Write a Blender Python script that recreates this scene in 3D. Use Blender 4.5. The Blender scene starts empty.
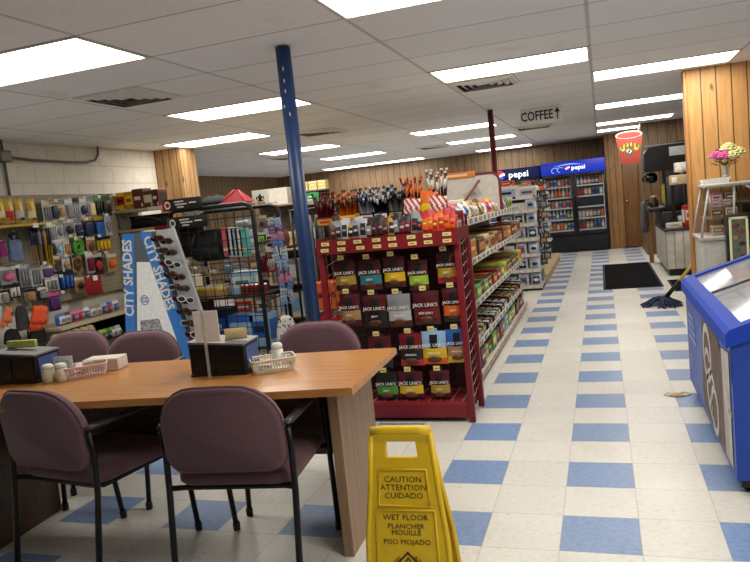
import bpy, bmesh, math, random
from mathutils import Vector, Matrix
rnd = random.Random(11)
scene = bpy.context.scene
COL = scene.collection
PI = math.pi
ORD = ['first', 'second', 'third', 'fourth', 'fifth', 'sixth', 'seventh', 'eighth', 'ninth', 'tenth', 'eleventh', 'twelfth',
       'thirteenth', 'fourteenth', 'fifteenth', 'sixteenth', 'seventeenth', 'eighteenth', 'nineteenth', 'twentieth',
       'twenty-first', 'twenty-second', 'twenty-third', 'twenty-fourth', 'twenty-fifth', 'twenty-sixth', 'twenty-seventh',
       'twenty-eighth', 'twenty-ninth', 'thirtieth', 'thirty-first', 'thirty-second', 'thirty-third', 'thirty-fourth',
       'thirty-fifth', 'thirty-sixth', 'thirty-seventh', 'thirty-eighth', 'thirty-ninth', 'fortieth']

# ------------------------------------------------------------------ camera
CAM = Vector((0.24188, -2.62749, 1.39701))
YAW, PITCH, ROLL, FPX = -0.32403, 0.105592, -0.102207, 693.209
cy, sy, cp, sp = math.cos(YAW), math.sin(YAW), math.cos(PITCH), math.sin(PITCH)
FW = Vector((sy * cp, cy * cp, -sp)); R0 = Vector((cy, -sy, 0)); U0 = R0.cross(FW)
RT = math.cos(ROLL) * R0 + math.sin(ROLL) * U0
UP = -math.sin(ROLL) * R0 + math.cos(ROLL) * U0
cd = bpy.data.cameras.new('camera'); cam = bpy.data.objects.new('camera', cd); COL.objects.link(cam)
m4 = Matrix((RT, UP, -FW)).transposed().to_4x4(); m4.translation = CAM
cam.matrix_world = m4
cd.sensor_width = 36.0; cd.lens = FPX / 750 * 36; cd.clip_start = 0.02; cd.clip_end = 60
scene.camera = cam

def at(u, v, axis, val):
    """survey helper: where the sight line of a photo pixel meets a real plane (x, y or z = val)"""
    d = FW + RT * ((u - 375) / FPX) + UP * ((281 - v) / FPX)
    t = (val - CAM[axis]) / d[axis]
    return CAM + d * t
def depth(p): return (Vector(p) - CAM).dot(FW)

# ------------------------------------------------------------------ materials
def lin(c):
    if isinstance(c, str):
        c = [int(c[i:i + 2], 16) / 255 for i in (0, 2, 4)]
    return tuple(x / 12.92 if x <= 0.04045 else ((x + 0.055) / 1.055) ** 2.4 for x in c) + (1.0,)
_mc = {}
def mat(hexc, rough=0.55, metal=0.0, var=0.08, scale=25.0, trans=0.0, emit=0.0, bump=0.0, alpha=1.0, ior=1.45, coat=0.0):
    key = (hexc, rough, metal, var, scale, trans, emit, bump, alpha, coat)
    if key in _mc: return _mc[key]
    m = bpy.data.materials.new('paint_' + hexc); m.use_nodes = True
    nt = m.node_tree; b = nt.nodes['Principled BSDF']; c = lin(hexc)
    b.inputs['Roughness'].default_value = rough; b.inputs['Metallic'].default_value = metal
    b.inputs['IOR'].default_value = ior
    if coat: b.inputs['Coat Weight'].default_value = coat; b.inputs['Coat Roughness'].default_value = 0.12
    if trans: b.inputs['Transmission Weight'].default_value = trans
    if alpha < 1: b.inputs['Alpha'].default_value = alpha
    if emit:
        b.inputs['Emission Color'].default_value = c; b.inputs['Emission Strength'].default_value = emit
    tc = nt.nodes.new('ShaderNodeTexCoord'); n = nt.nodes.new('ShaderNodeTexNoise')
    n.inputs['Scale'].default_value = scale; n.inputs['Detail'].default_value = 3
    nt.links.new(tc.outputs['Object'], n.inputs['Vector'])
    r = nt.nodes.new('ShaderNodeValToRGB')
    r.color_ramp.elements[0].position = .3; r.color_ramp.elements[1].position = .7
    r.color_ramp.elements[0].color = tuple(x * (1 - var) for x in c[:3]) + (1,)
    r.color_ramp.elements[1].color = tuple(min(1, x * (1 + var)) for x in c[:3]) + (1,)
    nt.links.new(n.outputs['Fac'], r.inputs['Fac']); nt.links.new(r.outputs['Color'], b.inputs['Base Color'])
    if bump:
        bp = nt.nodes.new('ShaderNodeBump'); bp.inputs['Strength'].default_value = bump
        nt.links.new(n.outputs['Fac'], bp.inputs['Height']); nt.links.new(bp.outputs['Normal'], b.inputs['Normal'])
    _mc[key] = m
    return m

class NT:
    """small node-graph writer"""
    def __init__(s, name, rough=.5):
        s.m = bpy.data.materials.new(name); s.m.use_nodes = True; s.t = s.m.node_tree
        s.b = s.t.nodes['Principled BSDF']; s.b.inputs['Roughness'].default_value = rough
        g = s.t.nodes.new('ShaderNodeNewGeometry'); s.pos = g.outputs['Position']
        x = s.t.nodes.new('ShaderNodeSeparateXYZ'); s.t.links.new(s.pos, x.inputs[0])
        s.x, s.y, s.z = x.outputs
    def put(s, sock, v):
        if hasattr(v, 'links'): s.t.links.new(v, sock)
        else: sock.default_value = v
    def f(s, op, a, b=0.0, c=0.0):
        n = s.t.nodes.new('ShaderNodeMath'); n.operation = op
        s.put(n.inputs[0], a); s.put(n.inputs[1], b); s.put(n.inputs[2], c)
        return n.outputs[0]
    def vec(s, x, y, z):
        n = s.t.nodes.new('ShaderNodeCombineXYZ')
        for i, v in enumerate((x, y, z)): s.put(n.inputs[i], v)
        return n.outputs[0]
    def noise(s, v, scale, detail=3, rough=.5):
        n = s.t.nodes.new('ShaderNodeTexNoise'); s.put(n.inputs['Vector'], v)
        n.inputs['Scale'].default_value = scale; n.inputs['Detail'].default_value = detail; n.inputs['Roughness'].default_value = rough
        return n.outputs['Fac']
    def white(s, v):
        n = s.t.nodes.new('ShaderNodeTexWhiteNoise'); n.noise_dimensions = '3D'; s.put(n.inputs['Vector'], v); return n.outputs['Value']
    def ramp(s, f, *st):
        n = s.t.nodes.new('ShaderNodeValToRGB'); e = n.color_ramp.elements
        while len(e) < len(st): e.new(.5)
        for i, (p, c) in enumerate(st):
            e[i].position = p; e[i].color = lin(c)
        s.put(n.inputs['Fac'], f); return n.outputs['Color']
    def mix(s, f, a, b):
        n = s.t.nodes.new('ShaderNodeMix'); n.data_type = 'RGBA'
        s.put(n.inputs[0], f); s.put(n.inputs[6], lin(a) if isinstance(a, str) else a); s.put(n.inputs[7], lin(b) if isinstance(b, str) else b)
        return n.outputs[2]
    def step(s, f, lo, hi):
        n = s.t.nodes.new('ShaderNodeMapRange'); n.clamp = True; s.put(n.inputs['Value'], f)
        n.inputs['From Min'].default_value = lo; n.inputs['From Max'].default_value = hi
        return n.outputs[0]
    def edge(s, coord, period, w, off=0.0):
        """1 on a thin seam every period"""
        q = s.f('DIVIDE', s.f('SUBTRACT', coord, off), period)
        fr = s.f('FRACT', q)
        d = s.f('MINIMUM', fr, s.f('SUBTRACT', 1.0, fr))
        return s.f('SUBTRACT', 1.0, s.step(d, w / period * .5, w / period))
    def bump(s, h, st, dist=.002):
        b = s.t.nodes.new('ShaderNodeBump'); b.inputs['Strength'].default_value = st; b.inputs['Distance'].default_value = dist
        s.put(b.inputs['Height'], h); s.t.links.new(b.outputs[0], s.b.inputs['Normal'])
    def out(s, c): s.put(s.b.inputs['Base Color'], c); return s.m

def floor_mat():
    n = NT('vinyl_tile_floor', .3); T = .3048
    ix = n.f('FLOOR', n.f('DIVIDE', n.x, T)); iy = n.f('FLOOR', n.f('DIVIDE', n.y, T))
    ex = n.f('LESS_THAN', n.f('ABSOLUTE', n.f('MODULO', ix, 2.0)), .5)
    ey = n.f('LESS_THAN', n.f('ABSOLUTE', n.f('MODULO', iy, 2.0)), .5)
    blue = n.f('MULTIPLY', ex, ey)
    sp1 = n.noise(n.vec(n.f('MULTIPLY', n.x, .55), n.y, n.z), 60, 5, .7)
    tone = n.white(n.vec(ix, iy, 0.0))
    cream = n.ramp(sp1, (.28, 'a8a190'), (.40, 'd8d6ce'), (.6, 'e0ded8'), (.75, 'e8e7e2'))
    bl = n.ramp(sp1, (.3, '6583b0'), (.5, '7693c0'), (.7, '86a2cb'))
    c = n.mix(blue, cream, bl)
    c = n.mix(n.f('MULTIPLY', tone, .12), c, '8f8a7c')
    dirt = n.step(n.noise(n.pos, 1.3, 5, .6), .5, .75)
    c = n.mix(n.f('MULTIPLY', dirt, .3), c, 'a89c84')
    sm = n.f('MAXIMUM', n.edge(n.x, T, .004), n.edge(n.y, T, .004))
    c = n.mix(n.f('MULTIPLY', sm, .3), c, '857f70')
    n.put(n.b.inputs['Roughness'], n.f('ADD', .22, n.f('MULTIPLY', n.noise(n.pos, 6, 4), .3)))
    return n.out(c)
def ceil_mat():
    n = NT('ceiling_tile', .9)
    ex = n.edge(n.x, CPX, .016, CX0); ey = n.edge(n.y, CPY, .010, CY0)
    tone = n.white(n.vec(n.f('FLOOR', n.f('DIVIDE', n.f('SUBTRACT', n.x, CX0), CPX)), n.f('FLOOR', n.f('DIVIDE', n.f('SUBTRACT', n.y, CY0), CPY)), 1.0))
    c = n.ramp(n.noise(n.pos, 60, 4, .7), (.3, 'e6e7ea'), (.55, 'f2f3f5'))
    c = n.mix(n.f('MULTIPLY', tone, .14), c, 'c6c5c4')
    st = n.step(n.noise(n.pos, 1.7, 3), .66, .74)
    c = n.mix(n.f('MULTIPLY', st, .2), c, 'b5a78c')
    c = n.mix(n.f('MULTIPLY', ex, .5), c, '8f8a83'); c = n.mix(n.f('MULTIPLY', ey, .62), c, '7a756f')
    n.bump(n.noise(n.pos, 90, 3), .15)
    return n.out(c)
def block_mat():
    n = NT('painted_block_wall', .75)
    row = n.f('FLOOR', n.f('DIVIDE', n.z, .2))
    h = n.edge(n.z, .2, .012); v = n.edge(n.f('ADD', n.y, n.f('MULTIPLY', n.f('MODULO', row, 2.0), .2)), .4, .010)
    sm = n.f('MAXIMUM', h, v)
    c = n.ramp(n.noise(n.pos, 9, 4), (.3, 'd6d1c5'), (.7, 'e2ddd2'))
    c = n.mix(n.f('MULTIPLY', sm, .28), c, '928c80')
    n.bump(n.f('SUBTRACT', n.noise(n.pos, 60, 3), sm), .25)
    return n.out(c)
def panel_mat(name, a, b, c3, w, groove='2c1a0c', knots=True):
    n = NT(name, .5)
    u = n.f('ADD', n.x, n.y)
    idx = n.f('FLOOR', n.f('DIVIDE', u, w))
    tone = n.white(n.vec(idx, 3.0, 0.0))
    gr = n.noise(n.vec(n.f('MULTIPLY', n.x, 14.0), n.f('MULTIPLY', n.y, 14.0), n.f('ADD', n.f('MULTIPLY', n.z, 1.2), n.f('MULTIPLY', idx, 3.7))), 2.6, 5, .6)
    c = n.ramp(gr, (.3, a), (.5, b), (.72, c3))
    c = n.mix(n.f('MULTIPLY', tone, .35), c, a)
    if knots:
        kn = n.step(n.noise(n.vec(n.f('MULTIPLY', n.x, 2.2), n.f('MULTIPLY', n.y, 2.2), n.z), 4.2, 1), .72, .78)
        c = n.mix(n.f('MULTIPLY', kn, .8), c, groove)
    c = n.mix(n.f('MULTIPLY', n.edge(u, w, .008), .85), c, groove)
    return n.out(c)
def wood_mat(name, a, b, c3, axis='x', rough=.3):
    n = NT(name, rough)
    sx, sy_, sz = {'x': (.7, 12, 12), 'z': (12, 12, .7), 'y': (12, .7, 12)}[axis]
    gr = n.noise(n.vec(n.f('MULTIPLY', n.x, sx), n.f('MULTIPLY', n.y, sy_), n.f('MULTIPLY', n.z, sz)), 4.0, 6, .6)
    return n.out(n.ramp(gr, (.3, a), (.5, b), (.72, c3)))
def fabric_mat():
    n = NT('mauve_fabric', .95)
    c = n.ramp(n.noise(n.pos, 420, 2), (.3, '52373d'), (.7, '785660'))
    n.b.inputs['Sheen Weight'].default_value = .25
    n.bump(n.noise(n.pos, 500, 2), .25, .001)
    return n.out(c)
def glass_mat(tint='dfe8ea', rough=.03, alpha=.16):
    n = NT('clear_glass', rough); n.b.inputs['Alpha'].default_value = alpha
    n.b.inputs['Specular IOR Level'].default_value = .8
    return n.out(n.ramp(n.noise(n.pos, 3), (.3, tint), (.7, tint)))

# ------------------------------------------------------------------ mesh builder
I4 = Matrix.Identity(4)
def TR(x, y, z): return Matrix.Translation((x, y, z))
def RX(a): return Matrix.Rotation(a, 4, 'X')
def RY(a): return Matrix.Rotation(a, 4, 'Y')
def RZ(a): return Matrix.Rotation(a, 4, 'Z')
_glyph = {}
def glyphs(s, bold=0.0, extr=.0):
    k = (s, bold)
    if k in _glyph: return _glyph[k]
    cu = bpy.data.curves.new('lettering', 'FONT'); cu.body = s; cu.align_x = 'CENTER'; cu.align_y = 'CENTER'
    cu.resolution_u = 2; cu.offset = bold; cu.size = 1.0
    o = bpy.data.objects.new('lettering', cu); COL.objects.link(o)
    dg = bpy.context.evaluated_depsgraph_get(); me = bpy.data.meshes.new_from_object(o.evaluated_get(dg))
    V = [v.co.copy() for v in me.vertices]; F = [tuple(p.vertices) for p in me.polygons]
    bpy.data.objects.remove(o); bpy.data.curves.remove(cu); bpy.data.meshes.remove(me)
    _glyph[k] = (V, F); return V, F
class MB:
    def __init__(s): s.v = []; s.f = []; s.mi = []; s.sm = []; s.ms = []; s.xf = I4
    def slot(s, m):
        if m not in s.ms: s.ms.append(m)
        return s.ms.index(m)
    def add(s, V, F, m, smooth=False, xf=None):
        x = s.xf @ xf if xf is not None else s.xf; o = len(s.v); k = s.slot(m) if not isinstance(m, list) else None
        s.v += [x @ Vector(p) for p in V]
        for i, f in enumerate(F):
            s.f.append([o + j for j in f]); s.mi.append(k if k is not None else s.slot(m[i])); s.sm.append(smooth)
        return s
    def box(s, x0, x1, y0, y1, z0, z1, m, bev=0.0, xf=None, seg=2):
        if x0 > x1: x0, x1 = x1, x0
        if y0 > y1: y0, y1 = y1, y0
        if z0 > z1: z0, z1 = z1, z0
        if bev <= 0:
            V = [(x, y, z) for z in (z0, z1) for y in (y0, y1) for x in (x0, x1)]
            return s.add(V, [(0, 2, 3, 1), (4, 5, 7, 6), (0, 1, 5, 4), (2, 6, 7, 3), (0, 4, 6, 2), (1, 3, 7, 5)], m, False, xf)
        bm = bmesh.new(); bmesh.ops.create_cube(bm, size=1)
        for v in bm.verts:
            v.co = Vector(((x0 + x1) / 2 + v.co.x * (x1 - x0), (y0 + y1) / 2 + v.co.y * (y1 - y0), (z0 + z1) / 2 + v.co.z * (z1 - z0)))
        bev = min(bev, .49 * min(x1 - x0, y1 - y0, z1 - z0))
        bmesh.ops.bevel(bm, geom=bm.edges[:], offset=bev, segments=seg, profile=.5, affect='EDGES')
        bm.verts.index_update()
        V = [v.co.copy() for v in bm.verts]; F = [[v.index for v in f.verts] for f in bm.faces]; bm.free()
        return s.add(V, F, m, seg > 1, xf)
    def prism(s, poly, a, b, m, axis='y', xf=None, smooth=False):
        def P(p, t):
            return {'y': (p[0], t, p[1]), 'x': (t, p[0], p[1]), 'z': (p[0], p[1], t)}[axis]
        n = len(poly); V = [P(p, a) for p in poly] + [P(p, b) for p in poly]
        F = [tuple(range(n))[::-1], tuple(range(n, 2 * n))] + [(i, (i + 1) % n, n + (i + 1) % n, n + i) for i in range(n)]
        return s.add(V, F, m, smooth, xf)
    def tube(s, pts, r, m, n=8, closed=False, xf=None, r1=None, caps=True):
        P = [Vector(p) for p in pts]; N = len(P); V = []; F = []
        t0 = (P[1] - P[0]).normalized(); a = Vector((0, 0, 1)) if abs(t0.z) < .9 else Vector((1, 0, 0))
        nn = t0.cross(a).normalized()
        for i in range(N):
            if closed: t = P[(i + 1) % N] - P[i - 1]
            else: t = P[min(i + 1, N - 1)] - P[max(i - 1, 0)]
            t.normalize(); nn = (nn - t * nn.dot(t)).normalized(); bb = t.cross(nn)
            rr = r if r1 is None else r + (r1 - r) * i / (N - 1)
            for k in range(n):
                an = 2 * PI * k / n; V.append(P[i] + (nn * math.cos(an) + bb * math.sin(an)) * rr)
        for i in range(N if closed else N - 1):
            for k in range(n):
                j = (i + 1) % N
                F.append((i * n + k, i * n + (k + 1) % n, j * n + (k + 1) % n, j * n + k))
        if not closed and caps: F += [tuple(range(n))[::-1], tuple(range((N - 1) * n, N * n))]
        return s.add(V, F, m, n > 4, xf)
    def lathe(s, prof, m, n=16, xf=None):
        V = []; F = []; K = len(prof)
        for r, z in prof:
            for k in range(n): V.append((r * math.cos(2 * PI * k / n), r * math.sin(2 * PI * k / n), z))
        ml = []
        for i in range(K - 1):
            for k in range(n):
                F.append((i * n + k, i * n + (k + 1) % n, (i + 1) * n + (k + 1) % n, (i + 1) * n + k)); ml.append(m[i] if isinstance(m, list) else m)
        if prof[0][0] > 1e-5: F.append(tuple(range(n))[::-1]); ml.append(ml[0])
        if prof[-1][0] > 1e-5: F.append(tuple(range((K - 1) * n, K * n))); ml.append(ml[-1 if len(ml) else 0])
        return s.add(V, F, ml, True, xf)
    def ball(s, c, r, m, n=10, k=6, sq=(1, 1, 1), xf=None):
        V = []; F = []
        for i in range(k + 1):
            th = PI * i / k
            for j in range(n):
                V.append((c[0] + r * sq[0] * math.sin(th) * math.cos(2 * PI * j / n), c[1] + r * sq[1] * math.sin(th) * math.sin(2 * PI * j / n), c[2] - r * sq[2] * math.cos(th)))
        for i in range(k):
            for j in range(n): F.append((i * n + j, i * n + (j + 1) % n, (i + 1) * n + (j + 1) % n, (i + 1) * n + j))
        return s.add(V, F, m, True, xf)
    def text(s, t, size, m, xf, bold=0.0, sx=1.0):
        """letters in local XZ facing -Y"""
        V, F = glyphs(t, bold)
        return s.add([(v.x * size * sx, 0, v.y * size) for v in V], F, m, False, xf)
    def pillow(s, w, h, d, fn, nu=6, nv=9, xf=None):
        """filled bag, base at z=0, front -Y; fn(u,v,front)->material"""
        V = []; F = []; ml = []
        for side in (-1, 1):
            for j in range(nv + 1):
                for i in range(nu + 1):
                    u = i / nu; v = j / nv; t = (math.sin(PI * u) ** .6 if 0 < u < 1 else 0) * (math.sin(PI * min(1, v * 1.08)) ** .5 if 0 < v < .92 else 0)
                    V.append(((u - .5) * w * (1 - .05 * math.sin(PI * v)), side * (d / 2 * t + .001), v * h))
        L = (nu + 1) * (nv + 1)
        for sd in (0, 1):
            for j in range(nv):
                for i in range(nu):
                    a = sd * L + j * (nu + 1) + i; q = (a, a + 1, a + nu + 2, a + nu + 1)
                    F.append(q if sd == 0 else q[::-1]); ml.append(fn((i + .5) / nu, (j + .5) / nv, sd == 0))
        return s.add(V, F, ml, True, xf)
    def mesh(s, name):
        me = bpy.data.meshes.new(name); me.from_pydata([tuple(p) for p in s.v], [], s.f)
        for m in s.ms: me.materials.append(m)
        me.polygons.foreach_set('material_index', s.mi); me.polygons.foreach_set('use_smooth', s.sm)
        me.update(); return me
    def build(s, name, parent=None, loc=None, rz=0.0, label=None):
        return link(name, s.mesh(name), parent, loc, rz, label)
def link(name, me, parent=None, loc=None, rz=0.0, label=None, rot=None):
    o = bpy.data.objects.new(name, me); COL.objects.link(o)
    if loc is not None: o.location = loc
    o.rotation_euler = rot if rot else (0, 0, rz)
    if parent: o.parent = parent
    if label: o['label'] = label
    return o
def tag(o, label, cat, group=None):
    o['label'] = label; o['category'] = cat
    if group: o['group'] = group
    return o
def thing(name, label, cat, loc=(0, 0, 0), rz=0.0, group=None):
    o = bpy.data.objects.new(name, None); COL.objects.link(o); o.empty_display_size = .05
    o.location = loc; o.rotation_euler = (0, 0, rz)
    return tag(o, label, cat, group)
def struct(o): o['kind'] = 'structure'; return o
def dup(root, loc, rz, label, group=None, rot=None):
    r = root.copy(); COL.objects.link(r); r.location = loc; r.rotation_euler = rot if rot else (0, 0, rz); r['label'] = label
    if group: r['group'] = group
    for ch in list(root.children):
        c = ch.copy(); COL.objects.link(c); c.parent = r
        for g in list(ch.children):
            d = g.copy(); COL.objects.link(d); d.parent = c
    return r

# ------------------------------------------------------------------ palette
CH = 2.42; CX0, CPX, CY0, CPY = .23, 1.24, 1.04, .63
BLACK = mat('131314', .45); BLKM = mat('18181a', .35, .3); WHITE = mat('e6e3dc', .5); OFFW = mat('cfcac0', .6)
RED = mat('75141e', .45, 0, .12); DRED = mat('6a0f18', .45, 0, .12); TAG = mat('d9cd84', .6, 0, .15, 60); CHROME = mat('b9bbbd', .25, .9)
GREY = mat('8d8c88', .6); DGREY = mat('45454a', .6); YEL = mat('e6c020', .42, 0, .05); BLUE = mat('1c4aa8', .35); NAVY = mat('1a2140', .6)
CARD = mat('8a623c', .8, 0, .1); TAN = mat('b89b72', .75); GLASS = glass_mat('5c666a', .03, .12); WIRE = mat('a5a6a8', .35, .6); INK = mat('1a1612', .6)
KRAFT = mat('a1805a', .85)
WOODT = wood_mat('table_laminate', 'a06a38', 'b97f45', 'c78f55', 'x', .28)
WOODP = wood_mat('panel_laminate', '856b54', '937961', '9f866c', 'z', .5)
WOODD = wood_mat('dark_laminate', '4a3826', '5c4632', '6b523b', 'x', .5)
PINE = panel_mat('knotty_pine', 'b07f48', 'c09056', 'cc9f67', .135)
PANEL = panel_mat('brown_panelling', '604c35', '7d6448', '907353', .16, '1e140b')
PANELB = panel_mat('light_panelling', '7d5a34', 'a27848', 'b68b58', .12, '2c1a0c')
FABRIC = fabric_mat()
# ------------------------------------------------------------------ the setting
def sbox(name, x0, x1, y0, y1, z0, z1, m, bev=0):
    b = MB(); b.box(x0, x1, y0, y1, z0, z1, m, bev); return struct(b.build(name))
sbox('floor', -7.9, 3.6, -5.1, 14.2, -.1, 0, floor_mat())
sbox('ceiling', -7.9, 3.6, -5.1, 14.2, CH, CH + .1, ceil_mat())
sbox('wall_left', -5.42, -5.28, -5.1, 5.27, 0, CH, block_mat())
sbox('wall_left_return', -7.9, -5.42, 5.1, 5.27, 0, CH, PANEL)
sbox('wall_left_far', -7.9, -7.7, 5.27, 14.1, 0, CH, PANEL)
sbox('wall_back', -7.7, .40, 14.0, 14.2, 0, CH, PANEL)
b = MB(); b.box(.372, .67, 13.0, 14.2, 0, CH, PANELB); b.box(.67, 1.6, 13.0, 14.2, 2.05, CH, PANELB); b.box(.67, 1.6, 13.1, 14.2, 0, 2.05, PANELB)
struct(b.build('wall_back_right'))
sbox('wall_coffee', .99, 3.5, 11.2, 12.95, 0, CH, PANEL)
sbox('wall_right', 3.5, 3.6, -5.1, 11.2, 0, CH, mat('b7a98f', .8))
sbox('wall_front', -5.28, 3.5, -5.1, -5.0, 0, CH, mat('7d7468', .8))
PILM = panel_mat('pilaster_panelling', '8d6c45', 'ad8658', 'c09b6d', .11, '33200f')
sbox('wall_pilaster', -5.5, -4.88, 5.27, 5.62, 0, CH, PILM)
b = MB(); b.box(1.10, 3.5, 4.98, 5.12, 0, CH, PINE); struct(b.build('wall_partition'))
b = MB(); b.box(1.075, 1.10, 4.965, 5.135, 0, CH, wood_mat('pine_trim', '94602e', 'b5793f', 'c98e52', 'z', .5), .004); struct(b.build('trim_1'))
b = MB(); b.box(.62, .68, 12.975, 13.0, 0, 2.08, PANELB, .004); b.box(.68, 1.6, 12.975, 13.0, 2.05, 2.11, PANELB, .004); struct(b.build('trim_2'))
door = thing('door_1', 'brown wooden door with round knob at the end of the aisle', 'door', (1.1, 13.05, 0)); struct(door)
WDOOR = wood_mat('door_wood', '63411f', '80562c', '926639', 'z', .4)
b = MB(); b.box(-.42, .42, -.02, .03, .01, 2.05, WDOOR, .004); b.build('door_slab', door)
b = MB(); b.lathe([(0, 0), (.03, .0), (.03, .01), (.012, .02), (.012, .05), (.028, .06), (.03, .08), (.02, .095), (0, .1)], mat('c9a24a', .25, .9), 14, RX(PI / 2)); b.build('door_knob', door, (-.35, -.02, .98), label='brass round door knob')
b = MB(); b.box(-5.28, -5.262, -5, 5.27, 0, .1, mat('3b3631', .6), .004); struct(b.build('baseboard_left'))
b = MB(); b.box(1.10, 3.5, 4.962, 4.98, 0, .1, mat('6b4423', .6), .004); struct(b.build('baseboard_right'))

# ------------------------------------------------------------------ ceiling lights, vents, posts, hanging signs
LIT = mat('fff9ee', .6, 0, 0, 5, 0, 8.0)
FRM = mat('cfcbc2', .5)
fr = MB()
w, d = CPX, CPY
for (x0, x1, y0, y1) in ((0, w, 0, .022), (0, w, d - .022, d), (0, .022, .022, d - .022), (w - .022, w, .022, d - .022)):
    fr.box(x0, x1, y0, y1, -.008, .003, FRM, .003)
frame_me = fr.mesh('light_frame')
df = MB(); nx, ny = 12, 6
for i in range(nx):
    for j in range(ny):
        x0 = .022 + (w - .044) * i / nx; x1 = .022 + (w - .044) * (i + 1) / nx; y0 = .022 + (d - .044) * j / ny; y1 = .022 + (d - .044) * (j + 1) / ny
        xm, ym = (x0 + x1) / 2, (y0 + y1) / 2
        df.add([(x0, y0, -.001), (x1, y0, -.001), (x1, y1, -.001), (x0, y1, -.001), (xm, ym, -.004)], [(1, 0, 4), (2, 1, 4), (3, 2, 4), (0, 3, 4)], LIT)
diff_me = df.mesh('light_diffuser')
def cell(ix, iy): return (CX0 + ix * CPX, CY0 + iy * CPY)
LIGHTS = [(-3, -1, 'above the left end of the tables, nearest on the left'), (-1, -1, 'nearest the camera, cut by the top edge of the photo'), (-3, 3, 'half hidden behind the top of the blue post'),
    (-4, 6, 'beyond the blue post, in front of the wood pilaster'), (-1, 3, 'with an air vent directly behind it'), (0, 5, 'right of the aisle, nearest the pine partition wall'),
    (-4, 10, 'left of the blue post, third row back'), (-2, 10, 'to the left of the red post'), (0, 10, 'above the coffee corner, first behind the partition'),
    (-4, 14, 'over the far left snack shelves'), (-2, 14, 'behind the COFFEE sign and red post, middle one'), (0, 14, 'above the coffee corner, second behind the partition'),
    (0, -4, 'behind the camera, over the aisle'), (1, -4, 'behind the camera, over the freezers'),
    (-5, 19, 'farthest left along the back wall'), (-4, 19, 'second from the left along the back wall'), (-2, 19, 'farthest one to the left of the soda coolers'), (0, 19, 'small and farthest, above the hanging red cup')]
for ix, iy, txt in LIGHTS:
    x, y = cell(ix, iy)
    if ix == 0 and iy == 19: y -= 1.5
    if ix < 0 and iy >= 6: x -= .13
    if ix == 0 and iy == 10: y -= .33
    t = thing('ceiling_light', 'white fluorescent ceiling panel ' + txt, 'ceiling light', (x, y, CH), 0, 'fluorescent ceiling panels')
    link('frame', frame_me, t); link('diffuser', diff_me, t, label='glowing white diffuser panel')
vent = MB(); VM = mat('d9d6d0', .5); VD = mat('0e0d0d', .9)
for k in range(4):
    q = .27 - k * .06; e = q - .038; z0, z1 = -.003, -.024; h = .003
    for A in range(4):
        X = RZ(A * PI / 2)
        vent.add([(-q, -q, z0), (q, -q, z0), (e, -e, z1), (-e, -e, z1), (-q, -q, z0 + h), (q, -q, z0 + h), (e, -e, z1 + h), (-e, -e, z1 + h)], [(0, 3, 2, 1), (4, 5, 6, 7), (0, 1, 5, 4), (2, 3, 7, 6)], VM, False, X)
for (x0, x1, y0, y1) in ((-.29, .29, -.29, -.268), (-.29, .29, .268, .29), (-.29, -.268, -.268, .268), (.268, .29, -.268, .268)): vent.box(x0, x1, y0, y1, -.008, 0, VM, .002)
vent_me = vent.mesh('vent_louvres')
vb = MB(); vb.box(-.285, .285, -.285, .285, -.003, -.001, VD); vb_me = vb.mesh('vent_back')
for x, y, txt in ((-3.12, 1.98, 'near the left block wall, nearest one'), (-.70, 3.9, 'right behind a light panel, over the snack aisle'), (-3.1, 5.7, 'just right of the blue post top'),
                  (-.72, 9.0, 'directly behind the COFFEE sign'), (-2.7, 10.4, 'far back, left of the red post'), (-4.9, 8.6, 'far back, left of the blue post')):
    t = thing('ceiling_vent', 'square louvred ceiling air vent ' + txt, 'air vent', (x, y, CH), 0, 'ceiling air vents')
    link('louvres', vent_me, t); link('backing', vb_me, t, label='dark opening behind the louvres')
def post(name, x, y, r, m, label, chip):
    t = thing(name, label, 'post', (x, y, 0))
    b = MB(); b.tube([(0, 0, .01), (0, 0, CH - .01)], r, m, 18); b.build('shaft', t)
    b = MB(); b.box(-.1, .1, -.1, .1, 0, .012, m, .003); b.build('base_plate', t)
    if chip:
        b = MB(); w = mat('c8c8c4', .6)
        for k in range(5):
            z = CH - .13 - k * .07 - rnd.random() * .03; a = -1.9 + rnd.random() * .9
            b.ball((math.cos(a) * r, math.sin(a) * r, z), .007, w, 6, 4, (.6, .5, 1.2 + rnd.random()))
        b.build('chipped_paint', t, label='white chips in the blue paint near the top')
post('support_post', -1.53, 1.35, .046, mat('1f3763', .4, 0, .06), 'blue painted round steel post from floor to ceiling beside the snack rack', True)
post('support_post', -.955, 5.90, .034, mat('5e1218', .4), 'dark red thin steel post rising behind the snack shelves', False)

# COFFEE sign
t = thing('hanging_sign', 'white sign reading COFFEE with an up arrow hung from the ceiling', 'sign', (-.39, 6.22, 2.20), 0)
b = MB(); b.box(-.25, .25, -.006, .006, 0, .2, WHITE, .003); b.build('board', t)
b = MB(); b.text('COFFEE', .155, INK, TR(-.05, -.008, .095), .02, .72)
b.build('lettering', t, label='black hand-drawn letters'); b = MB(); b.box(.186, .2, -.008, -.006, .03, .13, INK); b.prism([(.193, .175), (.16, .115), (.226, .115)], -.008, -.006, INK); b.build('arrow', t, label='black up arrow')
b = MB()
for x in (-.2, .2): b.tube([(x, 0, .195), (x, 0, .222)], .003, CHROME, 5)
b.build('hanger_wire', t)
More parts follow.
